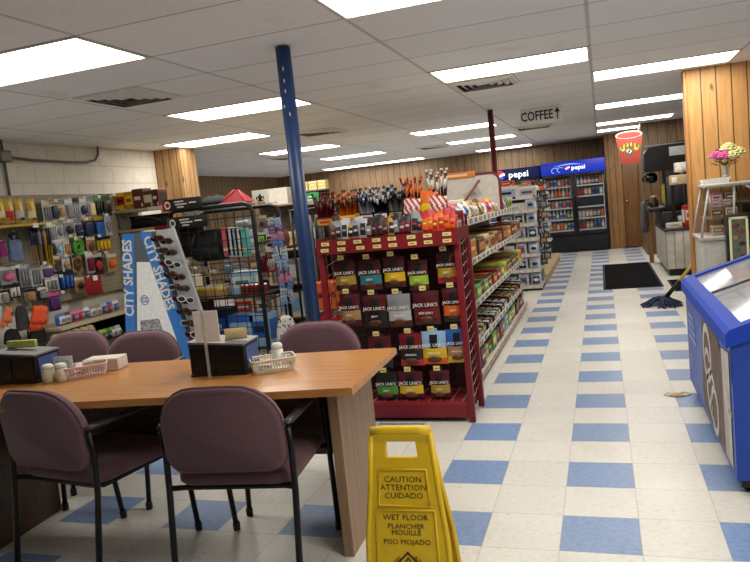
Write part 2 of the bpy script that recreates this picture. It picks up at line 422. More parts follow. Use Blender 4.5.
# red cup sign
t = thing('cup_sign', 'red paper-cup shaped sign hanging near the back door', 'sign', (.765, 10.5, 1.70), 0)
CUPR = mat('9c4039', .45); CUPD = mat('8d3a36', .6); CUPW = mat('d0b5ab', .4)
def ell(cx, cz, rx, rz_, n=32, a0=0.0, a1=2 * PI): return [(cx + rx * math.cos(a0 + (a1 - a0) * k / n), cz + rz_ * math.sin(a0 + (a1 - a0) * k / n)) for k in range(n + (a1 - a0 < 6))]
b = MB(); b.prism(ell(0, .03, .160, .045, 14, PI, 2 * PI) + ell(0, .50, .222, .065, 14, 0, PI), -.008, .008, CUPR); b.build('cup_board', t)
b = MB(); b.add([(x, -.0095, z) for x, z in ell(0, .50, .222, .065)], [tuple(range(32))], CUPW); b.add([(x, -.0105, z) for x, z in ell(0, .495, .20, .05)], [tuple(range(32))], CUPD); b.build('printed_rim', t, label='pale oval rim of the pictured cup')
b = MB(); g1 = mat('c7b23f', .5); g2 = mat('2e6b38', .5)
for k in range(-6, 7): b.box(-.016, .016, -.0095, -.008, -.03, .03, g1 if k % 2 else g2, 0, TR(k * .030, 0, .33 - .0022 * k * k) @ RY(-.09 * k))
b.box(-.06, .06, -.0098, -.008, -.05, .05, g2, 0, TR(-.01, 0, .21) @ RY(.7)); b.box(-.038, .038, -.0106, -.008, -.03, .03, WHITE, 0, TR(-.01, 0, .215) @ RY(.7)); b.box(-.014, .014, -.0114, -.008, -.026, .026, INK, 0, TR(-.01, 0, .215) @ RY(.2))
for s_ in (-1, 1): b.box(-.03, .03, -.0095, -.008, -.022, .022, g1, 0, TR(s_ * .105, 0, .25) @ RY(s_ * .5))
b.build('emblem', t, label='green and gold emblem with a white badge')
b = MB()
for x in (-.2, .2): b.tube([(x, 0, .52), (x * .9, 0, CH - 1.70)], .003, CHROME, 5)
b.build('hanger_wire', t)

# conduit on the left wall
t = thing('electrical_conduit', 'grey metal conduit with a junction box high on the white block wall', 'conduit', (-5.28, 2.8, 2.2))
PIPE = mat('6b6760', .45, .4)
b = MB(); b.tube([(.03, -.0, .05), (.03, .35, .03), (.03, .8, .025), (.03, 1.15, .03), (.03, 1.3, .06), (.03, 1.36, .13), (.03, 1.37, .215)], .014, PIPE, 8)
b.tube([(.03, 0, -.55), (.03, -.01, .215)], .014, PIPE, 8); b.build('pipe', t)
b = MB(); b.box(0, .06, -.07, .07, .0, .11, PIPE, .006); b.box(.06, .064, -.06, .06, .01, .10, GREY, .002); b.build('junction_box', t)

# ------------------------------------------------------------------ table
tb = thing('table', 'long wood-laminate table with panel ends in the foreground', 'table', (-1.62, 0, 0))
P = [(-.667, -.311), (-.69, .355), (-2.60, .160), (-2.62, -.565)]
def off(p): return [(x + 1.62, y) for x, y in p]
def inset(poly, k):
    c = (sum(p[0] for p in poly) / 4, sum(p[1] for p in poly) / 4); return [(c[0] + (x - c[0]) * k, c[1] + (y - c[1]) * k) for x, y in poly]
b = MB(); b.prism(off(P), .722, .748, WOODT, 'z'); b.prism(off(inset(P, .996)), .748, .751, WOODT, 'z'); b.build('table_top', tb)
b = MB(); b.prism(off([(-.80, -.146), (-.84, -.150), (-.86, .325), (-.82, .33)]), .0, .722, WOODP, 'z'); b.build('end_panel', tb)
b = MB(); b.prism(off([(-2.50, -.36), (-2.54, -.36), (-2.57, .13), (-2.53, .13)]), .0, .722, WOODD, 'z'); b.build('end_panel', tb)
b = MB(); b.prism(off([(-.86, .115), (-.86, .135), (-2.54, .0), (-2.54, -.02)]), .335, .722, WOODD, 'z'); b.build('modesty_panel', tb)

# ------------------------------------------------------------------ chairs (facing +Y)
def loft(b, sections, m, closed_caps=True):
    n = len(sections[0]); V = [p for s in sections for p in s]; F = []
    for i in range(len(sections) - 1):
        for k in range(n): F.append((i * n + k, i * n + (k + 1) % n, (i + 1) * n + (k + 1) % n, (i + 1) * n + k))
    F += [tuple(range(n))[::-1], tuple(range((len(sections) - 1) * n, len(sections) * n))]
    b.add(V, F, m, True)
def srect(w, h, r, n=5, rt=None):
    """rounded rectangle outline in (x,z); rt = top corner radius"""
    rt = rt or r; pts = []
    for (cx, cz, a0, q) in ((w / 2 - r, r, -PI / 2, r), (w / 2 - rt, h - rt, 0, rt), (-w / 2 + rt, h - rt, PI / 2, rt), (-w / 2 + r, r, PI, r)):
        for k in range(n + 1):
            a = a0 + PI / 2 * k / n; pts.append((cx + q * math.cos(a), cz + q * math.sin(a)))
    return pts
def make_chair(label, group):
    t = thing('armchair', label, 'chair', (0, 0, 0), 0, group)
    # backrest: domed cushion, slightly curved, leaning back
    b = MB(); secs = []
    for y, k, e in ((-.035, .93, .0), (-.03, .975, .0), (-.018, 1.0, 0), (.0, 1.0, 0), (.016, .985, 0), (.026, .93, 0), (.031, .8, 0)):
        o = []
        for x, z in srect(.475, .33, .07, 6, .165):
            X = x * k; Z = .165 + (z - .165) * k
            o.append((X, y - .30 + .11 * (X / .25) ** 2 * .35 - .10 * Z, .488 + Z))
        secs.append(o)
    loft(b, secs, FABRIC); b.build('backrest', t)
    b = MB(); o = []
    for x, z in srect(.475, .33, .07, 6, .165): o.append((x, -.316 + .11 * (x / .25) ** 2 * .35 - .10 * z, .488 + z))
    b.tube(o, .0055, mat('5d4347', .8), 6, True); b.build('piping', t)
    b = MB(); secs = []
    for z, k in ((.405, .86), (.415, .95), (.43, 1.0), (.45, 1.0), (.465, .97), (.474, .88), (.477, .7)):
        secs.append([(x * k, -.02 + (y - .24) * k, z + .02 * max(0, -((y - .24) / .24)) * 0 - .018 * max(0, (y - .30) / .18) ** 2) for x, y in srect(.475, .48, .06, 5, .09)])
    loft(b, secs, FABRIC); b.build('seat', t)
    b = MB(); b.box(-.21, .21, -.22, .17, .388, .408, BLACK, .006); b.build('seat_pan', t)
    for s_ in (-1, 1):
        x = .25 * s_
        b = MB(); b.tube([(x * .98, -.34, .012), (x, -.285, .40), (x, -.275, .55), (x, -.29, .645)], .0125, BLKM, 10); b.build('rear_leg', t)
        b = MB(); b.tube([(x * .97, .235, .012), (x, .19, .42), (x, .175, .62), (x, .15, .648), (x, .10, .655)], .0125, BLKM, 10); b.build('front_leg', t)
        b = MB(); b.lathe([(.0, 0), (.016, 0), (.017, .03), (.013, .04)], mat('2a2a2a', .6), 10, TR(x * .98, -.34, 0)); b.build('leg_glide', t)
        b = MB(); b.lathe([(.0, 0), (.016, 0), (.017, .03), (.013, .04)], mat('2a2a2a', .6), 10, TR(x * .97, .235, 0)); b.build('leg_glide', t)
        b = MB(); o = []
        for y, k in ((-.30, .5), (-.27, .9), (-.1, 1), (.08, 1), (.15, .9), (.18, .5)):
            o.append([(x + .022 * k * math.cos(a), y, .662 + .012 * k * math.sin(a)) for a in [2 * PI * q / 10 for q in range(10)]])
        loft(b, o, mat('3a3b3f', .35)); b.build('armrest', t)
    b = MB(); b.tube([(-.25, -.285, .42), (-.2, -.24, .405), (.2, -.24, .405), (.25, -.285, .42)], .011, BLKM, 8); b.build('crossbar', t)
    b = MB(); b.tube([(-.25, .19, .40), (.25, .19, .40)], .011, BLKM, 8); b.build('crossbar', t)
    return t
G = 'mauve office armchairs around the foreground table'
c0 = make_chair('mauve armchair seen from behind at the middle of the table', G)
c0.location = (-1.165, -.18, 0); c0.rotation_euler.z = math.radians(7)
dup(c0, (-1.90, -.19, 0), math.radians(-9), 'mauve armchair seen from behind, cut by the left photo edge', G)
dup(c0, (-1.22, .42, 0), math.radians(184), 'mauve armchair facing the camera behind the right end of the table', G)
dup(c0, (-2.29, .39, 0), math.radians(186), 'mauve armchair behind the table in front of the blue and white sunglasses stand', G)
dup(c0, (-2.87, .51, 0), math.radians(186), 'mauve armchair at the far left behind the table, beside the left napkin dispenser', G)

# ------------------------------------------------------------------ on the table
def dispenser(loc, rz, label):
    t = thing('napkin_dispenser', label, 'napkin dispenser', loc, rz, 'black tabletop napkin dispensers')
    b = MB(); b.prism([(-.125, 0), (.125, 0), (.125, .125), (-.125, .145)], -.06, .10, mat('17181c', .35), 'y'); b.box(-.13, .13, -.066, .106, 0, .012, BLACK, .004); b.build('body', t)
    b = MB(); b.prism([(-.13, .146), (.13, .126), (.13, .134), (-.13, .154)], -.066, .106, mat('77787a', .45), 'y')
    b.prism([(-.08, .1505), (-.02, .1459), (-.02, .1475), (-.08, .1521)], -.0, .012, BLACK, 'y'); b.build('lid', t, label='grey lid with a napkin slot')
    b = MB(); b.box(-.115, -.008, -.064, -.061, .022, .12, mat('0d0d10', .25), .0); b.build('faceplate', t); b = MB(); b.box(.006, .112, -.064, -.061, .022, .115, mat('0d0d10', .25)); b.build('faceplate', t)
    b = MB(); b.box(.126, .128, -.04, .09, .02, .115, mat('46588c', .4), 0); b.build('side_card', t, label='blue card on the side')
    return t
d1 = dispenser((-1.36, -.03, .751), math.radians(6), 'black napkin dispenser with a white card at the middle of the table')
d2 = dup(d1, (-2.40, -.10, .751), math.radians(4), 'black napkin dispenser with a blue side at the far left of the table')
t = thing('card_holder', 'clear upright holder with a blank white card leaning on the napkin dispenser', 'card holder', (-1.395, -.103, .751), math.radians(3))
b = MB(); b.box(-.04, .075, -.0015, .0015, .15, .285, mat('f2f0ea', .6), 0, RX(0)); b.build('card', t)
b = MB(); b.box(-.001, .012, -.004, -.002, .0, .29, glass_mat('eef2f2', .05, .35)); b.box(-.001, .012, -.018, -.004, 0, .003, glass_mat('eef2f2', .05, .35)); b.build('clear_stand', t)
b = MB(); b.pillow(.10, .05, .03, lambda u, v, f: mat('cdb68a', .7)); b.build('napkin_fan', None, (-1.29, -.02, .893), math.radians(15))
tag(bpy.data.objects['napkin_fan'], 'folded tan napkins poking out on top of the middle dispenser', 'napkins')
t = thing('card_holder', 'pale green card holder on the far left dispenser', 'card holder', (-2.43, -.06, .904), math.radians(4))
b = MB(); b.box(-.075, .085, -.01, .012, 0, .035, mat('a9b04e', .5), .004); b.build('holder', t); b = MB(); b.box(-.06, .07, -.012, -.0105, .006, .029, mat('b9bf66', .6)); b.build('card', t)
def basket(loc, rz, label, m, seed):
    t = thing('plastic_basket', label, 'basket', loc, rz, 'small plastic table baskets')
    L, W, Hh = .19, .125, .055
    b = MB(); b.box(-L * .42, L * .42, -W * .42, W * .42, 0, .004, m, .002)
    b.build('bottom', t)
    b = MB()
    o = []
    for z, k in ((.0, .88), (.012, .9)): pass
    rim = [(x, y, Hh) for x, y in [(p[0], p[1] - W / 2) for p in srect(L, W, .02, 4)]]
    low = [(x * .88, y * .88, .003) for x, y, z in rim]; mid = [(x * .91, y * .91, .014) for x, y, z in rim]; top = [(x * .985, y * .985, .045) for x, y, z in rim]
    n = len(rim)
    b.add(low + mid, [(k, (k + 1) % n, n + (k + 1) % n, n + k) for k in range(n)], m)
    b.add(top + rim, [(k, (k + 1) % n, n + (k + 1) % n, n + k) for k in range(n)], m)
    b.tube(rim, .004, m, 6, True); b.tube(mid, .0025, m, 5, True)
    b.build('sides', t)
    b = MB()
    per = []
    for k in range(n):
        a, c = Vector(mid[k]), Vector(mid[(k + 1) % n]); A, Cc = Vector(top[k]), Vector(top[(k + 1) % n]); s_ = max(1, int((a - c).length / .011))
        for q in range(s_): per.append((a.lerp(c, q / s_), A.lerp(Cc, q / s_)))
    for p, q in per: b.tube([p, q], .0026, m, 4)
    b.build('slats', t)
    return t
BWH = mat('d9d4c6', .5)
basket((-1.135, -.01, .751), math.radians(33), 'white slotted plastic basket beside the middle napkin dispenser', BWH, 1)
basket((-2.10, -.03, .751), math.radians(40), 'pale pink slotted plastic basket of packets at the left of the table', mat('d8bdb8', .5), 2)
for k in range(7):
    b = MB(); b.box(-.03, .03, -.018, .018, -.002, .002, mat(['e2ddd0', 'dcb9b5', 'd9d6cf', 'c9c3b2'][k % 4], .6), .001); b.box(-.03, .03, -.018, -.012, .002, .0025, mat('b08a80', .6))
    o = b.build('sugar_packet', None, (-2.10 + rnd.uniform(-.05, .05), -.03 + rnd.uniform(-.03, .03), .775 + k * .005)); o.rotation_euler = (rnd.uniform(-.4, .4), rnd.uniform(-.4, .4), rnd.uniform(0, 3))
    tag(o, 'small paper packet heaped in the pale pink basket on the left', 'packet', 'paper packets in the pink basket')
for k in range(4):
    b = MB(); b.box(-.03, .03, -.018, .018, -.002, .002, mat('e6e2d8', .6), .001); b.box(-.03, .03, -.018, -.012, .002, .0025, mat('b9b4a8', .6))
    o = b.build('sugar_packet', None, (-1.135 + rnd.uniform(-.04, .04), -.01 + rnd.uniform(-.03, .03), .762 + k * .005)); o.rotation_euler = (rnd.uniform(-.2, .2), rnd.uniform(-.2, .2), rnd.uniform(0, 3))
    tag(o, 'small white paper packet lying in the white basket at the middle', 'packet', 'paper packets in the white basket')
def shaker(loc, label, m, h=.085, r=.026):
    t = thing('shaker', label, 'shaker', loc)
    b = MB(); b.lathe([(0, 0), (r, 0), (r * 1.02, h * .3), (r * .95, h * .75)], m, 10); b.build('body', t)
    b = MB(); b.lathe([(r * .97, 0), (r * .97, h * .15), (r * .7, h * .25), (0, h * .27)], mat('d8d6d0', .4), 10); b.build('lid', t, (0, 0, h * .75))
shaker((-1.15, .075, .751), 'white shaker behind the white basket', WHITE, .1)
shaker((-2.215, -.14, .751), 'cream shaker in front of the far left napkin dispenser, left of a pair', mat('d9d2bd', .5), .085, .028)
shaker((-2.155, -.125, .751), 'cream shaker in front of the far left napkin dispenser, right of a pair', mat('d6cfba', .5), .085, .028)
b = MB(); b.box(-.05, .05, -.002, .002, 0, .10, mat('ced2d6', .5), .001, RX(-.1)); b.box(-.035, .035, -.004, -.003, .02, .08, mat('a7b1bf', .6), 0, RX(-.1)); o = b.build('note_card', None, (-2.21, -.055, .751), math.radians(10)); tag(o, 'pale card propped against the left napkin dispenser', 'card')
b = MB(); b.box(-.09, .09, -.05, .05, 0, .06, mat('d8cfc0', .6), .004); b.box(-.085, .085, -.0505, -.0495, .01, .05, mat('c7b6ae', .6)); o = b.build('napkin_box', None, (-2.09, .095, .751), math.radians(12)); tag(o, 'open white box behind the pale pink basket', 'box')

# ------------------------------------------------------------------ wet floor sign
t = thing('wet_floor_sign', 'yellow folding caution wet floor sign standing in the aisle by the table', 'floor sign', (-.442, -.49, 0), math.radians(3))
lean = math.atan2(.15, .64)
def yleaf(b, X):
    # panel with a real handle opening: assembled from convex pieces, all one sheet
    T0, T1 = -.006, .006
    for poly in ([(-.142, .05), (.142, .05), (.146, .10), (.138, .30), (.120, .46), (.112, .57), (-.112, .57), (-.120, .46), (-.138, .30), (-.146, .10)],
                 [(-.112, .57), (-.055, .57), (-.050, .632), (-.104, .632)], [(.055, .57), (.112, .57), (.104, .632), (.050, .632)],
                 [(-.104, .632), (.104, .632), (.102, .655), (-.102, .655)], [(-.142, .05), (-.142, 0), (-.09, 0), (-.075, .05)], [(.075, .05), (.09, 0), (.142, 0), (.142, .05)]):
        b.prism(poly, T0, T1, YEL, 'y', X)
    for s_ in (-1, 1):
        b.tube([(s_ * .140, 0, .010), (s_ * .142, 0, .10), (s_ * .134, 0, .30), (s_ * .116, 0, .46), (s_ * .100, 0, .65)], .010, YEL, 8, False, X)
XF = TR(0, -.085, 0) @ RX(-lean * .55); XB = TR(0, .115, 0) @ RX(lean * .85) 
b = MB(); yleaf(b, XF)
for (z0, z1, w) in ((.41, .53, .088), (.07, .395, .108)):
    b.tube([(-w, -.007, z0), (w, -.007, z0), (w - .008, -.007, z1), (-w + .008, -.007, z1)], .004, YEL, 6, True, XF)
b.build('front_leaf', t)
b = MB(); yleaf(b, XB @ RZ(PI)); b.build('rear_leaf', t)
b = MB(); b.tube([(-.102, .0, .648), (-.06, .0, .652), (.06, .0, .652), (.102, .0, .648)], .018, YEL, 10); b.build('hinge', t)
BR = mat('3a2a12', .6)
b = MB()
for s_, z, sz in (('CAUTION', .497, .027), ('ATTENTION', .470, .027), ('CUIDADO', .443, .027), ('WET FLOOR', .371, .026), ('PLANCHER', .342, .024), ('MOUILLÉ', .321, .024), ('PISO MOJADO', .290, .024)):
    b.text(s_, sz, BR, XF @ TR(0, -.0075, z), .0, 1.05)
b.build('lettering', t, label='dark brown raised warning lettering'); b = MB()
Y7 = -.0078
def ring(cx, cz, pts, w):
    n = len(pts); V = []
    for k in range(n):
        V.append((cx + pts[k][0], Y7, cz + pts[k][1])); V.append((cx + pts[k][0] * w, Y7, cz + pts[k][1] * w))
    b.add(V, [(2 * k, 2 * ((k + 1) % n), 2 * ((k + 1) % n) + 1, 2 * k + 1) for k in range(n)], BR, False, XF)
ring(0, .215, [(0, .045), (-.045, 0), (0, -.045), (.045, 0)], .8)
ring(0, .22, [(0, .022), (-.015, 0), (0, -.015), (.015, 0)], .6)
b.box(-.03, .03, Y7, Y7 + .0005, .188, .193, BR, 0, XF)
for k in range(3): b.box(-.018 + k * .014, -.013 + k * .014, Y7, Y7 + .0005, .194, .206 + .006 * (k == 1), BR, 0, XF)
b.text('CAUTION', .02, BR, XF @ TR(-.055, Y7, .205) @ RY(-.9), 0, 1); b.text('ATTENTION', .02, BR, XF @ TR(.058, Y7, .20) @ RY(.9), 0, 1)
b.build('warning_symbol', t, label='dark brown diamond symbol with small words')
# ------------------------------------------------------------------ products
CN = {'red': 'b3202a', 'dark red': '6f1620', 'maroon': '4e141c', 'orange': 'd9641c', 'yellow': 'e0b81c', 'green': '4f8f2c', 'dark green': '23472a', 'teal': '2f7f86',
      'blue': '2d5fb0', 'navy': '1d2548', 'purple': '56336f', 'pink': 'd0628c', 'white': 'd9d6ce', 'cream': 'd8c9a0', 'brown': '5b361d', 'tan': 'a98458', 'grey': '85868a', 'black': '1b1a1c', 'gold': 'b08d34', 'light blue': '8fb4d6', 'silver': 'b4b6ba', 'lime': '9bbf3a'}
def cm(n, r=.45): return mat(CN[n], r)
_pm = {}
def bag_mesh(w, h, d, top, side, band, low=None, txt=None, win=None, blo=.22, bhi=.48):
    k = ('bag', w, h, d, top, side, band, low, txt, win)
    if k in _pm: return _pm[k]
    low = low or side
    def fn(u, v, f):
        if not f: return cm(side)
        if v > .93: return cm(side)
        if blo < v < bhi: return cm(band, .35) if .08 < u < .92 else cm(side)
        if v <= blo: return cm(low, .35)
        return cm(top, .35) if .3 < u < .7 or v < .5 and .15 < u < .85 else cm(side, .35)
    b = MB(); b.pillow(w, h, d, fn, 6, 10)
    if win: b.ball((0, -d * .5, h * .17), w * .22, cm(win, .3), 8, 5, (1.3, .25, .55))
    if txt:
        for i, s_ in enumerate(txt): b.text(s_, w * (.18 if i == 0 else .115), WHITE, TR(0, -d / 2 - .006, h * (.6 - .24 * i)), .012, .95)
    # hang hole tab
    b.box(-w * .16, w * .16, -.001, .001, h * .985, h + .018, cm(side)); b.box(-w * .07, w * .07, -.0022, .0022, h + .004, h + .01, BLACK)
    _pm[k] = b.mesh('snack_bag'); return _pm[k]
def pouch_mesh(w, h, d, c1, c2, c3='white'):
    k = ('pouch', w, h, d, c1, c2, c3)
    if k in _pm: return _pm[k]
    b = MB(); b.pillow(w, h, d, lambda u, v, f: cm(c1) if (v > .72 or v < .12) else (cm(c2) if .15 < u < .85 and f else cm(c1)), 6, 8)
    b.ball((0, -d * .5, h * .45), w * .26, cm(c3), 8, 5, (1, .2, .6)); _pm[k] = b.mesh('pouch'); return _pm[k]
def carton_mesh(w, d, h, c1, c2, c3):
    """printed carton: front -Y; label band, corner flash, lid seam, side stripe"""
    k = ('carton', w, d, h, c1, c2, c3)
    if k in _pm: return _pm[k]
    b = MB(); b.box(-w / 2, w / 2, -d / 2, d / 2, 0, h, cm(c1), min(.004, h * .08), None, 1)
    e = .0012
    b.box(-w * .42, w * .42, -d / 2 - e, -d / 2, h * .3, h * .78, cm(c2)); b.box(-w * .3, w * .25, -d / 2 - 2 * e, -d / 2, h * .44, h * .62, cm(c3)); b.box(w * .28, w * .4, -d / 2 - 2 * e, -d / 2, h * .1, h * .26, cm(c3))
    b.box(-w * .44, w * .44, -d * .4, d * .4, h, h + e, cm(c1)); b.box(-w * .30, w * .30, -d * .3, d * .3, h, h + 2 * e, cm(c2)); b.box(-w * .46, w * .46, -.001, .001, h, h + 2 * e, cm(c3))
    for s_ in (-1, 1): b.box(s_ * w / 2, s_ * (w / 2 + e), -d * .36, d * .36, h * .2, h * .8, cm(c2))
    _pm[k] = b.mesh('carton'); return _pm[k]
def tray_mesh(w, d, h, c1, c2, c3):
    """open-topped display tray packed with bars, printed front lip"""
    k = ('tray', w, d, h, c1, c2, c3)
    if k in _pm: return _pm[k]
    b = MB(); t = .004
    b.box(-w / 2, w / 2, -d / 2, d / 2, 0, t, cm(c1)); b.box(-w / 2, w / 2, -d / 2, -d / 2 + t, 0, h * .55, cm(c1)); b.box(-w / 2, w / 2, d / 2 - t, d / 2, 0, h, cm(c1))
    for s_ in (-1, 1): b.prism([(-d / 2, 0), (d / 2, 0), (d / 2, h), (-d / 2, h * .55)], s_ * w / 2, s_ * (w / 2 - t), cm(c1), 'x')
    b.box(-w * .42, w * .42, -d / 2 - .0012, -d / 2, h * .1, h * .45, cm(c2)); b.box(-w * .25, w * .3, -d / 2 - .002, -d / 2, h * .2, h * .36, cm(c3))
    n = 5
    for i in range(n):
        y = -d / 2 + t + (d - 2 * t) * (i + .5) / n; q = (d - 2 * t) / n * .43
        b.box(-w / 2 + t + .002, w / 2 - t - .002, y - q, y + q, t, h * (.62 + .3 * i / n), cm(c2 if i % 2 else c1, .3), q * .6, None, 1)
        b.box(-w * .2, w * .2, y - q * 1.02, y + q * .8, h * .25, h * (.625 + .3 * i / n), cm(c3, .3))
    _pm[k] = b.mesh('tray'); return _pm[k]
def can_mesh(r, h, c1, c2):
    k = ('can', r, h, c1, c2)
    if k in _pm: return _pm[k]
    b = MB(); b.lathe([(0, 0), (r * .85, 0), (r, h * .06), (r, h * .25), (r * 1.005, h * .26), (r * 1.005, h * .75), (r, h * .76), (r, h * .92), (r * .82, h), (r * .8, h * .98), (0, h * .98)],
                      [CHROME, CHROME, cm(c1), cm(c1), cm(c2), cm(c2), cm(c1), CHROME, CHROME, CHROME], 12); _pm[k] = b.mesh('can'); return _pm[k]
def bottle_mesh(r, h, c1, cap, lab):
    k = ('bot', r, h, c1, cap, lab)
    if k in _pm: return _pm[k]
    C, K, L = cm(c1, .15), cm(cap, .4), cm(lab, .5)
    b = MB(); b.lathe([(0, 0), (r * .9, 0), (r, h * .05), (r, h * .22), (r * 1.02, h * .23), (r * 1.02, h * .52), (r, h * .53), (r * .95, h * .62), (r * .45, h * .82), (r * .38, h * .9), (r * .46, h * .905), (r * .46, h), (0, h)],
                      [C, C, C, C, L, L, C, C, C, C, K, K], 12); _pm[k] = b.mesh('bottle'); return _pm[k]
def put(name, me, loc, rz, label, cat, group, rot=None):
    return tag(link(name, me, None, loc, rz, None, rot), label, cat, group)

# ------------------------------------------------------------------ red end rack
RK = (-1.06, 1.72, 0)
t = thing('snack_rack', 'red metal end-cap rack of hanging jerky bags facing the camera', 'display rack', RK)
X0, X1, Y0, Y1 = -.45, .45, -.17, .17
for s_, y in ((X0, Y0), (X1, Y0), (X0, Y1), (X1, Y1)):
    b = MB(); b.box(s_ - .019, s_ + .019, y - .019, y + .019, 0, 1.15, RED, .003); b.build('upright', t)
b = MB(); b.box(X0 + .019, X1 - .019, Y0 - .004, Y1, .04, .13, RED, .004); b.box(X0, X1, Y0 - .01, Y0 + .01, .03, .12, RED, .003)
for k in range(12): b.box(X0 + .02 + k * .0745, X0 + .028 + k * .0745, Y0 + .02, Y1, .13, .133, WIRE)
b.build('base_tray', t)
b = MB(); DKW = mat('2a2324', .5, .3)
for k in range(16): b.tube([(X0 + .03 + k * .056, .145, .13), (X0 + .03 + k * .056, .145, 1.13)], .0025, DKW, 4)
for k in range(14): b.tube([(X0, .148, .16 + k * .072), (X1, .148, .16 + k * .072)], .0025, DKW, 4)
b.box(X0, X1, .16, .165, .05, 1.15, mat('33090d', .6)); b.build('grid_back', t)
for s_ in (-1, 1):
    b = MB(); x = s_ * .45
    for k in range(15):
        z = .12 + k * .07; b.tube([(x, Y0, z), (x, Y1, z + .045)], .003, mat('b88d8d', .35, .5), 5)
    for k in range(1, 4): b.tube([(x, Y0 + k * .085, .06), (x, Y0 + k * .085, 1.15)], .003, RED, 5)
    b.build('side_grid', t)
b = MB(); b.box(X0 - .01, X1 + .01, Y0 - .03, Y1, 1.14, 1.152, RED, .003)
b.prism([(Y0 - .043, 1.125), (Y0 - .035, 1.125), (Y0 - .03, 1.213), (Y0 - .038, 1.213)], X0 - .015, X1 + .015, RED, 'x')
for s_ in (X0 - .01, X1 + .01): b.box(s_ - .004, s_ + .004, Y0 - .03, Y1, 1.15, 1.225, RED)
for k in range(1, 8): b.box(X0 + k * .1125 - .002, X0 + k * .1125 + .002, Y0 - .02, Y1, 1.152, 1.215, RED)
b.box(X0, X1, Y0 - .03, Y1, 1.205, 1.21, DRED)
b.build('top_bin', t)
for r_ in range(2):
    for k in range(8):
        b = MB(); z = 1.192 - r_ * .04; yy = Y0 - .0385 - (1.213 - z) * .06
        x = X0 + .05 + k * .1145 + rnd.uniform(-.01, .01)
        b.box(x - .027, x + .027, yy - .003, yy, z - .011, z + .011, TAG); b.box(x - .015, x + .012, yy - .0035, yy, z - .003, z + .003, mat('8d7c3c', .6)); b.build('price_tag', t)
# hanging jerky: (pixel x, pixel top, width px, top/side/band colours, name lines)
J = [((344, 258, 23), ('black', 'maroon', 'gold', 'maroon'), 'olive'), ((369, 257, 24), ('black', 'maroon', 'teal', 'maroon'), 'teal'), ((393, 254, 23), ('black', 'maroon', 'yellow', 'maroon'), 'yellow'), ((417, 257, 21), ('black', 'maroon', 'lime', 'maroon'), 'green'), ((445, 249, 20), ('black', 'maroon', 'gold', 'red'), 'gold and red'),
     ((349, 291, 22), ('black', 'maroon', 'tan', 'maroon'), 'tan'), ((374, 292, 25), ('black', 'maroon', 'black', 'black'), 'black'), ((398, 291, 25), ('grey', 'grey', 'silver', 'maroon'), 'silver'), ((425, 288, 28), ('maroon', 'maroon', 'dark red', 'maroon'), 'dark red'), ((452, 285, 22), ('black', 'maroon', 'orange', 'black'), 'orange'),
     ((379, 333, 25), ('black', 'maroon', 'dark red', 'black'), 'maroon'), ((410, 330, 25), ('black', 'dark red', 'black', 'red'), 'black and red'), ((433, 328, 26), ('black', 'light blue', 'yellow', 'orange'), 'blue and yellow'), ((456, 326, 22), ('black', 'blue', 'tan', 'yellow'), 'blue and tan'),
     ((386, 369, 23), ('black', 'black', 'green', 'black'), 'green'), ((410, 368, 26), ('black', 'maroon', 'yellow', 'maroon'), 'bright yellow'), ((439, 367, 21), ('black', 'maroon', 'gold', 'maroon'), 'gold')]
ROWN = {0: 'top', 1: 'second', 2: 'third', 3: 'bottom'}
for i, ((px, py, wp), (c1, c2, c3, c4), nm) in enumerate(J):
    row = 0 if i < 5 else 1 if i < 10 else 2 if i < 14 else 3
    P = at(px, py + 3, 1, RK[1] + Y0 + .055); sc = depth(P) / FPX
    w = round(wp * sc * .98, 3); h = round((.195, .215, .215, .185)[row], 3)
    txt = {7: ("JACK LINK'S", 'TERIYAKI'), 8: ("JACK LINK'S", 'BEEF JERKY'), 12: ("JACK LINK'S", 'MEADOW'), 13: ("JACK LINK'S", 'MEADOW'), 11: ("JACK LINK'S", 'ORIGINAL')}.get(i, ("JACK LINK'S", 'JERKY'))
    put('jerky_bag', bag_mesh(w, h, .05, c1, c2, c3, c4, txt, 'brown'), (P.x, P.y, P.z - h), 0, '%s jerky bag, %s from the left in the red rack %s row' % (nm, ORD[i - (0, 5, 10, 14)[row]], ROWN[row]), 'snack bag', 'jerky bags hanging on the red rack')
    b = MB(); x, z = P.x - RK[0], P.z + .008
    b.tube([(x, .145, z), (x, Y0 + .012, z + .004), (x, Y0, z + .016)], .0028, CHROME, 6); hk = b.build('peg_hook', t)
    b = MB(); b.box(x - .021, x + .021, Y0 - .004, Y0 - .001, z + .004, z + .034, TAG); b.box(x - .014, x + .014, Y0 - .005, Y0 - .004, z + .014, z + .02, mat('8d7c3c', .6)); b.build('price_tag', hk)
